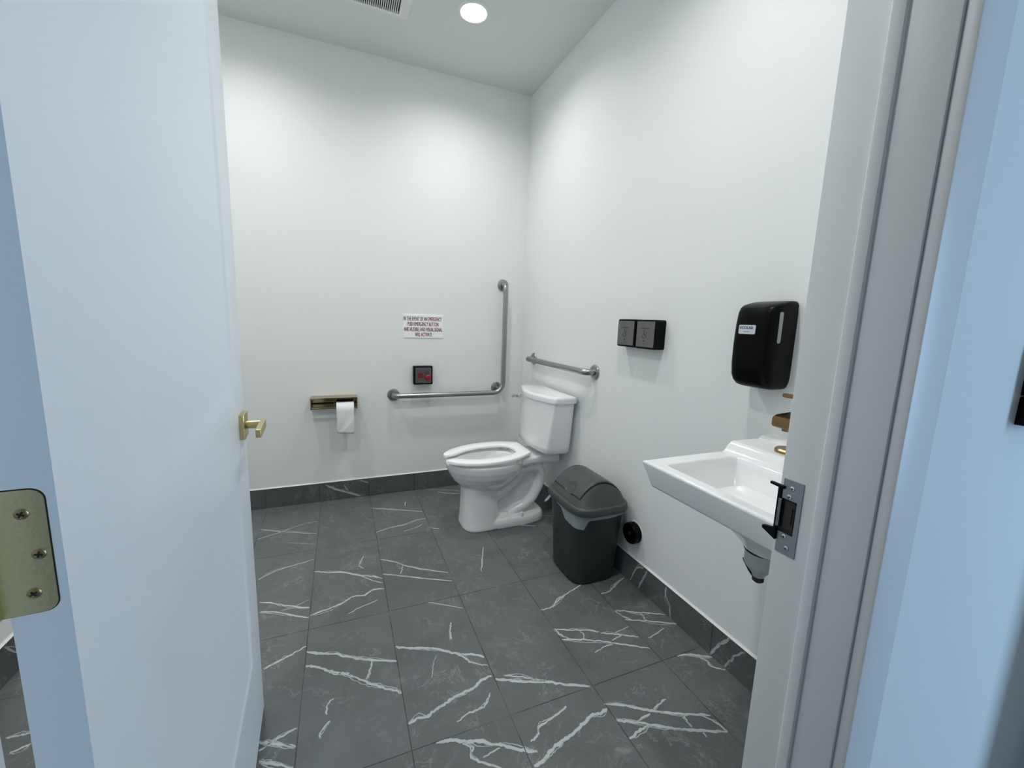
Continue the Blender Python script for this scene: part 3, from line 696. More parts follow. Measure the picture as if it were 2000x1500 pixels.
bm = B(); revolve(bm, BACKW, place(BACKW, P_, 0.0285, -0.014), [(0.013, 0), (0.013, 0.010), (0.0195, 0.011), (0.0205, 0.015), (0.019, 0.020), (0.014, 0.0235), (0.006, 0.025), (0.001, 0.0252)], 32); obj('button', bm, M['redbtn'], t, angle=60)
bm = B()
for v in (0.027, 0.0195, 0.0125):
    x = 0.008
    while x < 0.038:
        l = random.uniform(0.008, 0.016); stroke(bm, BACKW, P_, [(x, v), (min(x+l, 0.043), v)], 0.0030, 0.0003); x += l+0.0015
obj('legend', bm, M['ink'], t, smooth=False)

# ------------------------------------------------------------------ toilet paper holder and roll
t = thing('toilet_paper_holder', 'polished brass double toilet paper holder with shelf top on the back wall', 'toilet paper holder', (-1.319, 0, 0.66))
xa, xb = -1.455, -1.183
bm = B(); box(bm, xa, xb, -0.100, -0.003, 0.7075, 0.7120, 0.001); box(bm, xa, xb, -0.1015, -0.0985, 0.7030, 0.7120, 0.0008); obj('shelf', bm, M['pbrass'], t, smooth=False)
bm = B(); box(bm, xa+0.004, xb-0.004, -0.004, 0, 0.622, 0.708, 0.001); obj('back_plate', bm, M['pbrass'], t, smooth=False)
for x in (xa, xb-0.005):
    bm = B(); loft(bm, [[Vector((x+d, y, z)) for y, z in ((0, 0.622), (-0.070, 0.632), (-0.088, 0.636), (-0.090, 0.652), (-0.090, 0.708), (0, 0.708))] for d in (0, 0.005)]); obj('end_bracket', bm, M['pbrass'], t, smooth=False)
bm = B(); tube(bm, [(xa+0.004, -0.078, 0.6460), (xb-0.004, -0.078, 0.6460)], 0.0075, 16); obj('roller', bm, M['pbrass'], t)
bm = B(); box(bm, -1.321, -1.317, -0.090, -0.003, 0.640, 0.708, 0.0008); obj('divider', bm, M['pbrass'], t, smooth=False)
bm = B(); revolve(bm, BACKW, Vector((-1.405, 0, 0.690)), [(0.0045, 0.004), (0.0045, 0.006), (0.001, 0.0068)], 12); obj('screw', bm, M['screw'], t)
rx0, rx1, ry, rz, rr = -1.3075, -1.2035, -0.078, 0.6352, 0.047
t = thing('toilet_paper', 'white toilet paper roll with a sheet hanging down from the brass holder', 'toilet paper', ((rx0+rx1)/2, ry, rz))
XF = (Vector((0, 1, 0)), Vector((0, 0, 1)), Vector((1, 0, 0)))
bm = B(); prof_o = [(0.0205, 0.0), (rr-0.002, 0.0), (rr, 0.002), (rr, rx1-rx0-0.002), (rr-0.002, rx1-rx0), (0.0205, rx1-rx0)]
seg = 40
rings = [[Vector((rx0+w, ry+r*math.cos(2*PI*k/seg), rz+r*math.sin(2*PI*k/seg))) for k in range(seg)] for r, w in prof_o]
loft(bm, rings+[rings[0]], False, False); bmesh.ops.remove_doubles(bm, verts=bm.verts[:], dist=1e-6); obj('roll', bm, M['paper'], t, angle=50)
bm = B(); rings = [[Vector((rx0+w, ry+r*math.cos(2*PI*k/seg), rz+r*math.sin(2*PI*k/seg))) for k in range(seg)] for r, w in ((0.0200, 0.001), (0.0200, rx1-rx0-0.001), (0.0185, rx1-rx0-0.001), (0.0185, 0.001))]
loft(bm, rings+[rings[0]], False, False); obj('core', bm, M['card'], t)
bm = B()
prof = [(ry+ (rr+0.0012)*math.cos(a), rz+(rr+0.0012)*math.sin(a)) for a in [math.radians(d) for d in range(140, 180, 10)]]
prof = [(ry-(rr+0.0012)*math.cos(a), rz+(rr+0.0012)*math.sin(a)) for a in [math.radians(d) for d in (75, 60, 45, 30, 15, 0)]]
prof += [(ry-rr-0.0012+0.006*(k/12)**1.5, rz-0.155*k/12) for k in range(1, 13)]
rows = []
NX = 14
for i, (y, z) in enumerate(prof):
    row = []
    for k in range(NX+1):
        u = k/NX; x = rx0+0.001+(rx1-rx0-0.002)*u
        hang = max(0, (i-5)/12)
        dz = 0.010*hang*(1-u)**3 if hang > 0.9 else 0
        dy = -0.006*hang*math.exp(-((u-0.72+ (hang-0.6)*1.3)**2)/0.02)*(1 if hang > 0.3 else 0) - 0.003*hang*math.sin(u*7+hang*3)
        if hang > 0.55: dy += 0.010*(hang-0.55)*(1-u)
        row.append(Vector((x+0.002*hang*math.sin(hang*5), y+dy, z+dz)))
    rows.append(row)
loft(bm, rows, False, False, closed=False)
o = obj('hanging_sheet', bm, M['paper'], t, angle=80); md = o.modifiers.new('th', 'SOLIDIFY'); md.thickness = 0.0004; md.offset = 0

# ------------------------------------------------------------------ ceiling vent and lamps
t = thing('ceiling_vent', 'square white exhaust fan grille with narrow slots on the ceiling', 'vent', (-1.065, -0.565, H))
vx0, vx1, vy0, vy1 = -1.235, -0.899, -0.735, -0.397
gx0, gx1, gy0, gy1 = -1.183, -0.951, -0.692, -0.440
bm = B()
def ringq(x0, x1, y0, y1, z): return [Vector((x0, y0, z)), Vector((x1, y0, z)), Vector((x1, y1, z)), Vector((x0, y1, z))]
loft(bm, [ringq(vx0, vx1, vy0, vy1, H), ringq(vx0, vx1, vy0, vy1, H-0.004), ringq(vx0+0.004, vx1-0.004, vy0+0.004, vy1-0.004, H-0.007),
          ringq(gx0-0.008, gx1+0.008, gy0-0.008, gy1+0.008, H-0.018), ringq(gx0, gx1, gy0, gy1, H-0.018), ringq(gx0, gx1, gy0, gy1, H-0.0005)], False, False)
obj('cover', bm, M['grille'], t, smooth=False)
bm = B(); box(bm, gx0, gx1, gy0, gy1, H-0.003, H-0.0006); obj('fan_opening', bm, M['dark'], t, smooth=False)
bm = B(); x = gx0+0.0049
while x < gx1-0.004:
    box(bm, x, x+0.0036, gy0, gy1, H-0.0178, H-0.004); x += 0.0098
box(bm, gx0, gx1, (gy0+gy1)/2-0.004, (gy0+gy1)/2+0.004, H-0.0178, H-0.004)
obj('slats', bm, M['grille'], t, smooth=False)

UPF = (Vector((1, 0, 0)), Vector((0, -1, 0)), Vector((0, 0, -1)))
def lamp(x, y):
    ld = bpy.data.lights.new('downlight_beam', 'AREA'); ld.shape = 'DISK'; ld.size = 0.118; ld.energy = 6.2; ld.spread = math.radians(148); ld.color = (1.0, 1.0, 0.985)
    lo = bpy.data.objects.new('downlight_beam', ld); COL.objects.link(lo); lo.location = (x, y, H+0.020)
LAMPS = [(-0.600, -0.590, 'round white recessed downlight glowing on the ceiling near the far right corner'), (-1.74, -0.590, 'downlight on the ceiling near the far left corner'),
         (-0.600, -1.86, 'downlight on the ceiling above the sink'), (-1.74, -1.86, 'downlight on the ceiling behind the open door')]
for x, y, lab in LAMPS:
    t = thing('ceiling_light', lab, 'ceiling light', (x, y, H), group='recessed downlights')
    bm = B()
    prof = [(0.066, -0.034), (0.066, 0.004), (0.070, 0.006), (0.080, 0.005), (0.084, 0.002), (0.084, 0.0), (0.074, -0.001), (0.074, -0.034)]
    rings = [[place(UPF, (x, y, H), r*math.cos(2*PI*k/48), r*math.sin(2*PI*k/48), w) for k in range(48)] for r, w in prof]
    loft(bm, rings+[rings[0]], False, False); bmesh.ops.remove_doubles(bm, verts=bm.verts[:], dist=1e-6); obj('trim_ring', bm, M['grille'], t)
    bm = B(); revolve(bm, UPF, Vector((x, y, H)), [(0.0655, -0.030), (0.0655, -0.024), (0.060, -0.0225), (0.02, -0.022)], 48); obj('lens', bm, M['lens'], t)
    lamp(x, y)

# ceiling slab: a grid of quads around round lamp openings
bm = B()
def hole_patch(x, y, h=0.15, r=0.0735, n=32):
    inner = [bm.verts.new((x+r*math.cos(2*PI*k/n+PI/4), y+r*math.sin(2*PI*k/n+PI/4), H)) for k in range(n)]
    up_ = [bm.verts.new((v.co.x, v.co.y, H+0.045)) for v in inner]
    outer_ = []
    for k in range(n):
        a = 2*PI*k/n+PI/4; c, s = math.cos(a), math.sin(a); m_ = max(abs(c), abs(s))
        outer_.append(bm.verts.new((x+h*c/m_, y+h*s/m_, H)))
    for k in range(n):
        j = (k+1) % n
        bm.faces.new((inner[k], inner[j], outer_[j], outer_[k])); bm.faces.new((up_[k], up_[j], inner[j], inner[k]))
    bm.faces.new(up_)
xs = [XL-0.1, -1.89, -1.59, -0.75, -0.45, 0.1]; ys = [YH, -2.01, -1.71, -0.74, -0.44, 0.1]
for i in range(5):
    for j in range(5):
        if i in (1, 3) and j in (1, 3): hole_patch((xs[i]+xs[i+1])/2, (ys[j]+ys[j+1])/2)
        else: bm.faces.new([bm.verts.new(p) for p in ((xs[i], ys[j], H), (xs[i+1], ys[j], H), (xs[i+1], ys[j+1], H), (xs[i], ys[j+1], H))])
bmesh.ops.remove_doubles(bm, verts=bm.verts[:], dist=1e-5)
bm2_top = [bm.verts.new(p) for p in ((xs[0], ys[0], H+0.08), (xs[-1], ys[0], H+0.08), (xs[-1], ys[-1], H+0.08), (xs[0], ys[-1], H+0.08))]; bm.faces.new(bm2_top)
for a, b in ((0, 1), (1, 2), (2, 3), (3, 0)):
    p, q = bm2_top[a].co, bm2_top[b].co
    bm.faces.new([bm.verts.new(v) for v in ((p.x, p.y, H), (q.x, q.y, H), (q.x, q.y, H+0.08), (p.x, p.y, H+0.08))])
struct('ceiling', bm, M['ceil'], smooth=False)
# ------------------------------------------------------------------ toilet
CY = -0.605
t = thing('toilet', 'white floor-standing toilet with raised tank and open-front seat in the far right corner', 'toilet', (-0.36, CY, 0))
bm = B()
N = 56
def egg(cx, z, a, b, n=2.15, front=1.0, cy=CY):
    out = []
    for k in range(N):
        th = 2*PI*k/N; c, s = math.cos(th), math.sin(th)
        x = a*math.copysign(abs(c)**(2/n), c); y = b*math.copysign(abs(s)**(2/n), s)
        if x < 0: y *= 1-0.16*(x/a)**2      # nose of the elongated rim
        out.append(Vector((cx+x, cy+y, z)))
    return out
outer = [(-0.49, 0.215, 0.10, 0.080), (-0.488, 0.240, 0.135, 0.106), (-0.486, 0.262, 0.162, 0.128), (-0.484, 0.290, 0.192, 0.150), (-0.482, 0.325, 0.217, 0.170), (-0.484, 0.362, 0.233, 0.181), (-0.485, 0.388, 0.238, 0.184), (-0.485, 0.400, 0.2375, 0.1835), (-0.485, 0.405, 0.233, 0.179)]
inner = [(-0.478, 0.405, 0.185, 0.126), (-0.478, 0.39, 0.180, 0.121), (-0.476, 0.33, 0.158, 0.108), (-0.470, 0.285, 0.112, 0.080), (-0.465, 0.262, 0.070, 0.055), (-0.465, 0.255, 0.03, 0.025)]
loft(bm, [egg(cx, z, a, b) for cx, z, a, b in outer] + [egg(cx, z, a, b, 2.0) for cx, z, a, b in inner])
# pedestal column under the bowl
ped = [(-0.518, 0.0, 0.117, 0.129), (-0.518, 0.012, 0.117, 0.129), (-0.518, 0.05, 0.113, 0.122), (-0.520, 0.12, 0.109, 0.114), (-0.521, 0.2, 0.105, 0.107), (-0.521, 0.275, 0.103, 0.103)]
loft(bm, [se_ring(cx, CY, z, a, b, 2.9, N) for cx, z, a, b in ped])
# foot running back to the wall side
foot = [(0.0, 0.240, 0.128), (0.030, 0.240, 0.127), (0.048, 0.234, 0.120), (0.056, 0.224, 0.108)]
loft(bm, [se_ring(-0.345, CY, z, a, b, 3.2, N) for z, a, b in foot])
# web and deck that carry the tank
box(bm, -0.285, -0.165, CY-0.050, CY+0.050, 0.03, 0.39); box(bm, -0.46, -0.275, CY-0.050, CY+0.050, 0.03, 0.215); box(bm, -0.338, -0.275, CY-0.050, CY+0.050, 0.20, 0.305)
loft(bm, [[Vector((x, CY+y, z)) for y, z in ((-b, 0.385), (-b, 0.412), (-b+0.012, 0.422), (b-0.012, 0.422), (b, 0.412), (b, 0.385), (b-0.02, 0.365), (-b+0.02, 0.365))] for x, b in ((-0.295, 0.132), (-0.27, 0.125), (-0.20, 0.112), (-0.10, 0.108), (-0.035, 0.108))])
# trapway: S-shaped bulge visible on the side
tp = spline([(-0.46, CY, 0.17), (-0.385, CY, 0.205), (-0.325, CY, 0.255), (-0.27, CY, 0.315), (-0.205, CY, 0.338), (-0.148, CY, 0.315), (-0.138, CY, 0.25), (-0.16, CY, 0.185), (-0.195, CY, 0.13), (-0.245, CY, 0.095), (-0.30, CY, 0.075), (-0.34, CY, 0.05)], 6)
tube(bm, tp, 0.044, 22, sx=1.95)
loft(bm, [se_ring(-0.178, CY, z, a, b, 2.6, N) for z, a, b in ((0.30, 0.05, 0.07), (0.36, 0.075, 0.085), (0.40, 0.11, 0.10))])
o = obj('bowl', bm, M['ceramic'], t)
md = o.modifiers.new('fuse', 'REMESH'); md.mode = 'VOXEL'; md.voxel_size = 0.0042; md.use_smooth_shade = True
md = o.modifiers.new('soft', 'SMOOTH'); md.factor = 0.5; md.iterations = 4
for sgn in (-1, 1):
    bm = B(); tube(bm, [(-0.278, CY+sgn*0.105, z) for z in (0.045, 0.068, 0.074, 0.076)], [0.0125, 0.0125, 0.010, 0.004], 18); obj('bolt_cap', bm, M['ceramic'], t)
# tank
def tank_ring(z, xb, xc, xm, hw, r):
    pts = [(xb, -hw+r*0.5), (xb-r*0.5, -hw)]
    for k in range(1, 5): pts.append((xb-r*0.5+(xc+r-xb+r*0.5)*k/5, -hw))
    pts.append((xc+r, -hw))
    for k in range(1, 6):
        a = PI/2*k/6; pts.append((xc+r-r*math.sin(a), -hw+r-r*math.cos(a)))
    for k in range(25):
        y = -hw+r+(2*hw-2*r)*k/24; q = (y/(hw-r)); pts.append((xm+(xc-xm)*q*q, y))
    for k in range(1, 6):
        a = PI/2*(1-k/6); pts.append((xc+r-r*math.sin(a), hw-r+r*math.cos(a)))
    pts.append((xc+r, hw))
    for k in range(1, 5): pts.append((xc+r+(xb-r*0.5-xc-r)*k/5, hw))
    pts += [(xb-r*0.5, hw), (xb, hw-r*0.5)]
    for k in range(1, 8): pts.append((xb, (hw-r*0.5)*(1-2*k/8)))
    return [Vector((x, CY+y, z)) for x, y in pts]
bm = B()
loft(bm, [tank_ring(0.455, -0.055, -0.150, -0.172, 0.180, 0.03), tank_ring(0.457, -0.035, -0.178, -0.198, 0.206, 0.03), tank_ring(0.466, -0.027, -0.186, -0.207, 0.213, 0.03),
          tank_ring(0.50, -0.025, -0.184, -0.209, 0.216, 0.028), tank_ring(0.62, -0.024, -0.172, -0.211, 0.225, 0.024), tank_ring(0.768, -0.023, -0.158, -0.212, 0.235, 0.018)])
obj('tank', bm, M['ceramic'], t, angle=50)
bm = B()
loft(bm, [tank_ring(0.766, -0.018, -0.160, -0.216, 0.240, 0.018), tank_ring(0.7665, -0.014, -0.164, -0.221, 0.2445, 0.018), tank_ring(0.788, -0.013, -0.165, -0.222, 0.2455, 0.018),
          tank_ring(0.797, -0.014, -0.163, -0.220, 0.2435, 0.018), tank_ring(0.802, -0.019, -0.157, -0.213, 0.2375, 0.018), tank_ring(0.8035, -0.027, -0.148, -0.203, 0.229, 0.018)])
obj('tank_lid', bm, M['ceramic'], t, angle=60)
bm = B()
tube(bm, [(-0.19, CY+0.175, 0.742), (-0.214, CY+0.175, 0.742)], [0.013, 0.012], 16)
tube(bm, [(-0.216, CY+0.172, 0.743), (-0.222, CY+0.195, 0.742), (-0.224, CY+0.214, 0.737), (-0.224, CY+0.228, 0.728)], [0.009, 0.009, 0.010, 0.008], 12)
o = obj('flush_lever', bm, M['chrome'], t); o['label'] = 'chrome flush lever'
# seat, open at the front
so = spline([(-0.232, 0.0, 0), (-0.232, 0.055, 0), (-0.232, 0.094, 0), (-0.233, 0.104, 0), (-0.242, 0.112, 0), (-0.285, 0.140, 0), (-0.35, 0.170, 0), (-0.42, 0.185, 0), (-0.50, 0.187, 0), (-0.58, 0.172, 0), (-0.65, 0.142, 0), (-0.70, 0.104, 0), (-0.725, 0.070, 0), (-0.729, 0.050, 0)], 5)
si = spline([(-0.302, 0.0, 0), (-0.3025, 0.01, 0), (-0.303, 0.02, 0), (-0.306, 0.04, 0), (-0.314, 0.060, 0), (-0.330, 0.080, 0), (-0.365, 0.099, 0), (-0.43, 0.110, 0), (-0.50, 0.109, 0), (-0.56, 0.098, 0), (-0.615, 0.075, 0), (-0.65, 0.052, 0), (-0.69, 0.040, 0), (-0.724, 0.037, 0)], 5)
def zs(x): return 0.434+(x+0.729)*0.040
bm = B()
full_o = [Vector((p.x, -p.y, 0)) for p in reversed(so)][:-1]+so
full_i = [Vector((p.x, -p.y, 0)) for p in reversed(si)][:-1]+si
rings = []
for a, b in zip(full_o, full_i):
    d = b-a; L_ = d.length or 1e-6
    q = lambda f, dz: Vector((a.x+d.x*f, CY+a.y+d.y*f, zs(a.x+d.x*f)+dz))
    e = min(0.006/L_, 0.25)
    rings.append([q(0, -0.017), q(0, -0.006), q(e*0.4, -0.0015), q(e, 0.0), q(1-1.3*e, -0.001), q(1-e*0.4, -0.003), q(1, -0.007), q(1, -0.017), q(0.5, -0.019)])
loft(bm, rings); obj('seat', bm, M['seatp'], t, angle=60)
for sgn in (-1, 1):
    bm = B(); box(bm, -0.275, -0.235, CY+sgn*0.075-0.018, CY+sgn*0.075+0.018, 0.418, 0.436, 0.004); obj('seat_hinge', bm, M['seatp'], t, angle=30)
for x, y in ((-0.62, 0.125), (-0.62, -0.125), (-0.33, 0.145), (-0.33, -0.145)):
    bm = B(); box(bm, x-0.014, x+0.014, CY+y-0.006, CY+y+0.006, 0.402, zs(x)-0.016); obj('seat_bumper', bm, M['seatp'], t, smooth=False)
bm = B(); loft(bm, [se_ring(-0.470, CY, z, 0.103, 0.074, 2.0, 40) for z in (0.279, 0.2805)]); obj('water', bm, M['water'], t, angle=20)

# ------------------------------------------------------------------ waste bin
BX, BY = -0.168, -1.228
t = thing('waste_bin', 'dark grey plastic swing-lid waste bin on the floor below the wall push plates', 'waste bin', (BX, BY, 0))
bm = B(); rg = lambda z, a, b, n=4.2: se_ring(BX, BY, z, a, b, n, 72)
loft(bm, [rg(0.0, 0.112, 0.124), rg(0.004, 0.119, 0.131), rg(0.015, 0.122, 0.134), rg(0.20, 0.130, 0.149), rg(0.385, 0.138, 0.165)]); obj('body', bm, M['bin'], t, angle=50)
bm = B()
ra, rb = 0.153, 0.183
loft(bm, [rg(0.368, ra-0.006, rb-0.006), rg(0.364, ra-0.001, rb-0.001), rg(0.366, ra, rb), rg(0.392, ra-0.002, rb-0.002), rg(0.398, ra-0.006, rb-0.006), rg(0.400, ra-0.014, rb-0.014), rg(0.400, ra-0.05, rb-0.05)], True, True)
lid = obj('lid_rim', bm, M['lid'], t, angle=50)
# domed hood: arch across X, sloping cheeks at both ends, recessed where the flap swings
A_, Bh, HD = 0.141, 0.171, 0.106
FX0, FX1, FY = -0.122, 0.122, 0.122
def hood(x, y):
    e = max(0.0, (abs(y)-0.112)/(Bh-0.112)); hy = (1-e**1.25)**1.0 if e < 1 else 0
    u = min(1, abs(x)/A_)
    return 0.398+HD*hy*(1-u**2.0)**0.86
def inflap(x, y, m=0.0): return FX0-m < x < FX1+m and abs(y) < FY+m
def grid_surface(bm, xs, ys, f):
    wy = lambda y: (1-min(1, abs(y)/(Bh+0.003))**4.2)**(1/4.2)
    V = [[bm.verts.new((BX+x*wy(y), BY+y, f(x, y))) for y in ys] for x in xs]
    for i in range(len(xs)-1):
        for j in range(len(ys)-1):
            q = (V[i][j], V[i+1][j], V[i+1][j+1], V[i][j+1])
            if max(v.co.z for v in q) > 0.4005: bm.faces.new(q)
    bmesh.ops.delete(bm, geom=[v for v in bm.verts if not v.link_faces], context='VERTS')
def lin(a, b, n): return [a+(b-a)*k/n for k in range(n+1)]
def smin(a): return [math.copysign(1-(1-abs(k))**1.6, k)*1.0 for k in a]
hx_ = sorted(set([round(A_*s, 5) for s in smin(lin(-1, 1, 64))]+[FX0-0.0015, FX0+0.0015, FX1-0.0015, FX1+0.0015]))
hy_ = sorted(set([round(v, 5) for v in lin(-Bh, Bh, 70)]+[-FY-0.0012, -FY+0.0012, FY-0.0012, FY+0.0012]))
bm = B(); grid_surface(bm, hx_, hy_, lambda x, y: hood(x, y)-(0.010 if inflap(x, y) else 0)); obj('hood', bm, M['lid'], t, angle=35)
bm = B()
fxs = [FX0+0.0025+(FX1-FX0-0.005)*(0.5+0.5*s) for s in smin(lin(-1, 1, 64))]; fys = lin(-FY+0.0028, FY-0.0028, 50)
def flapz(x, y):
    d = math.hypot((x+0.112)/0.034, (y+0.020)/0.036)
    return hood(x, y)+0.001-(0.016*(1-d**4)*max(0, min(1, (x+0.128)/0.02)) if d < 1 else 0)
grid_surface(bm, fxs, fys, flapz)
o = obj('swing_flap', bm, M['lid'], t, angle=50); md = o.modifiers.new('th', 'SOLIDIFY'); md.thickness = 0.003; md.offset = -1
# liner
t = thing('bin_liner', 'translucent white bin liner hanging out under the lid of the grey waste bin', 'bin liner', (BX, BY, 0.37))
bm = B(); N2 = 144
def low(k):
    th = 2*PI*k/N2; d = math.degrees(th) % 360
    z = 0.345
    def bump(c, w, amt):
        dd = (d-c+180) % 360-180; return amt*math.exp(-(dd/w)**4)
    yn = math.copysign(abs(math.sin(th))**(2/4.2), math.sin(th))
    if 175 < d < 262:
        k0 = max(0, min(1, (-yn-0.10)/0.16)); k1 = max(0, min(1, (252-d)/16))
        z -= (0.044+0.010*max(0, -yn-0.35))*k0*k0*(3-2*k0)*k1*k1*(3-2*k1)
    z -= bump(318, 7, 0.075); z += bump(200-35, 12, 0.012); z -= bump(140, 10, 0.035); z -= bump(262, 20, 0.004)
    return z
rows = []
for i in range(9):
    f = i/8; row = []
    for k in range(N2):
        th = 2*PI*k/N2; d = math.degrees(th) % 360; c, s = math.cos(th), math.sin(th)
        z = 0.3625+(low(k)-0.3625)*f
        kk = z/0.385
        a, b = 0.122+0.016*kk, 0.134+0.031*kk
        off = 0.0042+0.0030*noise.noise(Vector((c*7, s*7, z*28+3)))*f+0.002*noise.noise(Vector((c*22, s*22, z*30)))*f
        dd = (d-141+180) % 360-180; off += 0.030*f*math.exp(-(dd/9)**2)
        dd = (d-214+180) % 360-180; off += 0.006*f*math.exp(-(dd/18)**2)
        off = max(off, 0.0022)
        row.append(Vector((BX+(a+off)*math.copysign(abs(c)**(2/4.2), c), BY+(b+off)*math.copysign(abs(s)**(2/4.2), s), z)))
    rows.append(row)
loft(bm, rows, False, False); obj('film', bm, M['liner'], t, angle=80)

# ------------------------------------------------------------------ black round cap low on the right wall
O = Vector((0, -1.405, 0.252))
t = thing('pipe_cleanout_cover', 'round glossy black cap low on the right wall just above the tile skirting', 'cleanout cover', O)
bm = B(); revolve(bm, RIGHTW, O, [(0.0545, 0), (0.0545, 0.0015), (0.052, 0.002)], 40); obj('escutcheon', bm, M['caulk'], t)
bm = B(); revolve(bm, RIGHTW, O, [(0.050, 0.0), (0.050, 0.012), (0.0485, 0.014), (0.0485, 0.020), (0.050, 0.022), (0.050, 0.032), (0.047, 0.036), (0.020, 0.0365), (0.012, 0.034), (0.004, 0.034)], 14); obj('cap', bm, M['black'], t, angle=25)
bm = B(); revolve(bm, RIGHTW, O, [(0.011, 0.0335), (0.010, 0.0358), (0.003, 0.036)], 14); obj('centre_plug', bm, M['rubber'], t)

# ------------------------------------------------------------------ sink
SY, SW, SD = -2.200, 0.214, 0.500
t = thing('wall_sink', 'white rectangular wall-hung ceramic sink beside the door on the right wall', 'sink', (0, SY, 0.86))
def sst(a, b, x):
    u = max(0, min(1, (x-a)/(b-a))); return u*u*(3-2*u)
def rr_sd(u, v, u0, u1, hv, r):
    cu, hu = (u0+u1)/2, (u1-u0)/2
    dx, dy = abs(u-cu)-hu+r, abs(v)-hv+r
    return -(math.hypot(max(dx, 0), max(dy, 0))+min(max(dx, dy), 0)-r)
def sink_z(u, v):
    z = 0.855+0.031*(1-sst(0.165, 0.205, u))+0.009*(1-sst(0.045, 0.058, u))
    sd = rr_sd(u, v, 0.203, 0.467, 0.166, 0.022)
    if sd > 0:
        k = min(1, sd/0.105); z -= 0.118*(1-(1-k)**2.3)*sst(0, 0.012, sd)
    e = min(SW-abs(v), SD-u)
    if e < 0.006: z -= 0.006*(1-math.sqrt(max(0, 1-(1-e/0.006)**2)))
    return z
us = [0.0, 0.002]+[0.004*k for k in range(1, 123)]+[0.4945, 0.497, 0.4985, 0.4995, 0.5]
vs_ = [-0.214, -0.2135, -0.2125, -0.211, -0.2085]+[-0.206+0.004*k for k in range(104)]+[0.2085, 0.211, 0.2125, 0.2135, 0.214]
def flare(u): return 1.0-0.16*max(0, 0.3-u)   # sides run slightly together towards the wall
def dnv(u, v, z): return Vector((-u, SY+v*flare(u), z))
bm = B()
V = [[bm.verts.new(dnv(u, v, sink_z(u, v))) for v in vs_] for u in us]
for i in range(len(us)-1):
    for j in range(len(vs_)-1): bm.faces.new((V[i][j], V[i][j+1], V[i+1][j+1], V[i+1][j]))
rim = [V[i][-1] for i in range(len(us))] + [V[-1][j] for j in range(len(vs_)-2, -1, -1)] + [V[i][0] for i in range(len(us)-2, -1, -1)]
def skirt_ring(dz, ins, zmin=None):
    out = []
    for v in rim:
        u, y = -v.co.x, v.co.y-SY
        z = min(v.co.z, 0.855)-dz
        k = 1-ins/SW
        out.append(bm.verts.new((-(u*(1-ins/SD)), SY+y*k, z)))
    return out
prev = rim
for dz, ins in ((0.0015, 0.0), (0.030, 0.010), (0.060, 0.019), (0.066, 0.022), (0.068, 0.028), (0.069, 0.06)):
    cur = skirt_ring(dz, ins)
    for i in range(len(cur)-1): bm.faces.new((prev[i], prev[i+1], cur[i+1], cur[i]))
    prev = cur
bm.faces.new(prev)
hull = [(0.290, 0.790, 0.140, 0.105), (0.285, 0.760, 0.120, 0.092), (0.275, 0.725, 0.095, 0.078), (0.266, 0.695, 0.072, 0.064), (0.260, 0.672, 0.056, 0.053), (0.258, 0.656, 0.046, 0.046)]
loft(bm, [se_ring(-u, SY, z, a, b, 2.6, 44) for u, z, a, b in hull])
obj('basin', bm, M['ceramic'], t, angle=50)
DX, DY = -0.255, SY+0.012
bm = B(); tube(bm, [(DX, DY, z) for z in (0.660, 0.656, 0.648, 0.645)], [0.040, 0.0425, 0.0425, 0.040], 28); o = obj('drain_gasket', bm, M['rubber'], t)
bm = B(); tube(bm, [(DX, DY, z) for z in (0.646, 0.612, 0.604, 0.584, 0.574)], [0.0395, 0.0385, 0.035, 0.018, 0.014], 28); obj('drain_cup', bm, M['trap'], t)
bm = B()
tube(bm, spline([(DX-0.010, DY+0.037, 0.608), (DX-0.008, DY+0.031, 0.597), (DX-0.004, DY+0.018, 0.578), (DX, DY+0.006, 0.566)], 5), 0.0065, 10)
tube(bm, [(DX, DY, z) for z in (0.576, 0.570, 0.562, 0.557)], [0.011, 0.014, 0.014, 0.008], 18); obj('trap_clip', bm, M['rubber'], t)
bm = B(); tube(bm, fillet([(DX+0.01, DY-0.01, 0.625), (DX+0.01, DY-0.07, 0.622), (DX+0.05, DY-0.08, 0.60), (0.004, DY-0.08, 0.595)], 0.02, 6), 0.017, 18); obj('waste_pipe', bm, M['chrome'], t)
bm = B(); tube(bm, [(-0.285, SY, 0.7385), (-0.285, SY, 0.7415)], [0.024, 0.020], 24); obj('drain_grid', bm, M['chrome'], t)

# faucet on the sink deck
FYc = SY+0.003
t = thing('faucet', 'bronze-brown faucet on the sink deck, mostly hidden behind the door jamb', 'faucet', (-0.112, FYc, 0.886))
bm = B(); rgs = []
def stadium(z, L, r): return [Vector((-0.116+y*1.0, FYc+x, z)) for x, y in rrect(L, 2*r, r*0.98, 8)]
loft(bm, [stadium(0.8845, 0.198, 0.032), stadium(0.893, 0.198, 0.032), stadium(0.897, 0.190, 0.028)]); obj('base_plate', bm, M['bronze'], t)
bm = B(); loft(bm, [[Vector((-0.112+x, FYc+y, z)) for x, y in rrect(0.052, 0.052, 0.012)] for z in (0.895, 1.035, 1.04)]); obj('body', bm, M['bronze'], t, angle=40)
bm = B()
loft(bm, [[Vector((x, FYc+y, z+zz)) for y, zz in rrect(0.046, h, 0.006, 4)] for x, z, h in ((-0.10, 1.002, 0.044), (-0.19, 1.000, 0.038), (-0.252, 0.998, 0.034), (-0.262, 0.998, 0.026))]); tube(bm, [(-0.236, FYc, 0.988), (-0.236, FYc, 0.974)], [0.012, 0.011], 18); obj('spout', bm, M['bronze'], t, angle=40)
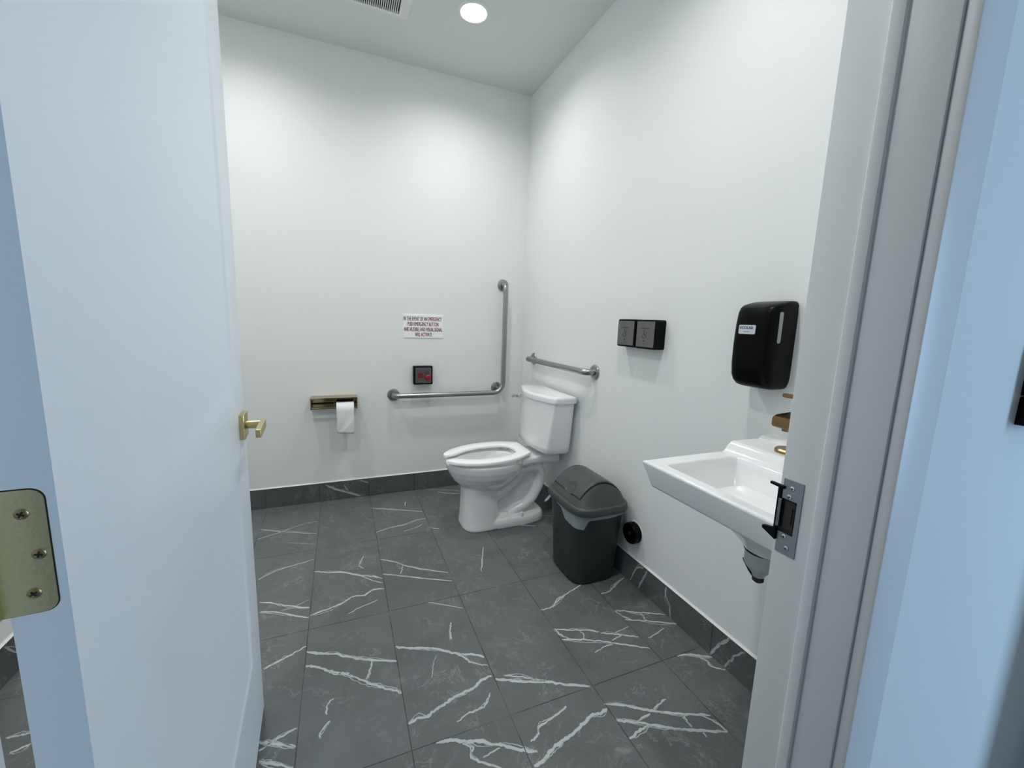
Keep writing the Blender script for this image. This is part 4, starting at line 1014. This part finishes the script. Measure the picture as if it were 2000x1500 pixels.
bm = B(); loft(bm, [[Vector((x, FYc+y, z+zz)) for y, zz in rrect(w, 0.010, 0.004, 4)] for x, z, w in ((-0.085, 1.049, 0.040), (-0.14, 1.052, 0.040), (-0.238, 1.064, 0.036), (-0.250, 1.065, 0.026))]); tube(bm, [(-0.112, FYc, 1.036), (-0.112, FYc, 1.049)], 0.018, 20); obj('handle', bm, M['bronze'], t, angle=40)

# ------------------------------------------------------------------ soap dispenser
QY = -1.969
t = thing('soap_dispenser', 'tall black wall soap dispenser with a small white and blue label, above the sink', 'soap dispenser', (0, QY, 1.18))
bm = B()
def dring(z, w, d, n=4.5, N=64):
    out = []
    for k in range(N):
        th = 2*PI*k/N; c, s = math.cos(th), math.sin(th)
        x = -d/2+d/2*math.copysign(abs(c)**(2/n), c); y = w*math.copysign(abs(s)**(2/n), s)
        if c > 0: x = -d/2+d/2*min(1, abs(c)*2.2)
        out.append(Vector((min(-0.0005, x), QY+y*(1+0.0*c), z)))
    return out
prof = [(1.043, 0.046, 0.062), (1.045, 0.052, 0.075), (1.051, 0.059, 0.092), (1.064, 0.064, 0.104), (1.082, 0.0665, 0.112), (1.12, 0.067, 0.117), (1.18, 0.067, 0.118), (1.24, 0.067, 0.115), (1.275, 0.0665, 0.110), (1.290, 0.065, 0.104), (1.299, 0.066, 0.090), (1.306, 0.063, 0.066), (1.311, 0.059, 0.042), (1.313, 0.052, 0.026)]
loft(bm, [dring(*q) for q in prof]); obj('body', bm, M['black'], t, angle=35)
bm = B()   # translucent sight strip on the near front corner
wn = Vector((-0.10, -0.995, 0)).normalized(); WF = (Vector((0.995, -0.10, 0)).normalized(), Vector((0, 0, 1)), wn)
strip = [(x, y) for x, y in rrect(0.013, 0.092, 0.006, 6)]
OW = Vector((-0.078, QY-0.0668, 1.232))
plate(bm, WF, OW, strip, -0.012, 0.0012, 0.0006); obj('sight_window', bm, M['smoke'], t, angle=40)
OL = Vector((-0.1165, QY+0.010, 1.224)); tilt = Vector((-1, 0.0, 0))
bm = B(); plate(bm, RIGHTW, OL, rrect(0.056, 0.028, 0.004), -0.002, 0.0008); lb = obj('label_sticker', bm, M['label'], t, smooth=False)
fit_text('lettering', [('ECOLAB', 0.043, 0.0085, -0.002, 0.0055)], RIGHTW, place(RIGHTW, OL, 0, 0, 0.0008), M['blue'], lb, strike=0.0004)
bm = B(); stroke(bm, RIGHTW, place(RIGHTW, OL, 0, 0, 0.0008), [(-0.009, -0.0065), (0.000, -0.0065)], 0.0022, 0.0003); stroke(bm, RIGHTW, place(RIGHTW, OL, 0, 0, 0.0008), [(0.001, -0.0065), (0.009, -0.0065)], 0.0022, 0.0003); obj('fine_print', bm, M['strike'], lb, smooth=False)

# ------------------------------------------------------------------ daylight in the hall, camera
w = bpy.data.worlds.new('sky'); SC.world = w; w.use_nodes = True
bg = w.node_tree.nodes['Background']; bg.inputs[0].default_value = (0.72, 0.84, 1.0, 1); bg.inputs[1].default_value = 0.2
ld = bpy.data.lights.new('hall_window_daylight', 'AREA'); ld.shape = 'RECTANGLE'; ld.size = 0.55; ld.size_y = 2.2
ld.energy = 80; ld.color = (0.45, 0.69, 1.0)
lo_ = bpy.data.objects.new('hall_window_daylight', ld); COL.objects.link(lo_)
src = Vector((1.80, -5.42, 1.18)); lo_.location = src
lo_.rotation_euler = (Vector((-0.2, -2.58, 1.15))-src).to_track_quat('-Z', 'Y').to_euler()

F, CX, CYY, CZ, YAW, PITCH, ROLL = 806.688, -1.27099, -2.86699, 1.22706, 0.395426, 0.152313, 0.0336935
cy_, sy_, cp, sp = math.cos(YAW), math.sin(YAW), math.cos(PITCH), math.sin(PITCH)
fw = Vector((sy_*cp, cy_*cp, -sp)); rt = Vector((cy_, -sy_, 0)); up = rt.cross(fw)
c, s = math.cos(ROLL), math.sin(ROLL)
r2 = rt*c+up*s; u2 = -rt*s+up*c
cam = bpy.data.cameras.new('camera'); cam.sensor_width = 36; cam.lens = F*36/2000; cam.clip_start = 0.02
co = bpy.data.objects.new('camera', cam); COL.objects.link(co)
co.matrix_world = Matrix(((r2.x, u2.x, -fw.x, CX), (r2.y, u2.y, -fw.y, CYY), (r2.z, u2.z, -fw.z, CZ), (0, 0, 0, 1)))
SC.camera = co
SC.cycles.max_bounces = 10; SC.cycles.diffuse_bounces = 6
vs__ = SC.view_settings
vs__.view_transform = 'Standard'; vs__.look = 'None'; vs__.gamma = 1.0; vs__.use_curve_mapping = False; vs__.exposure = 0.0
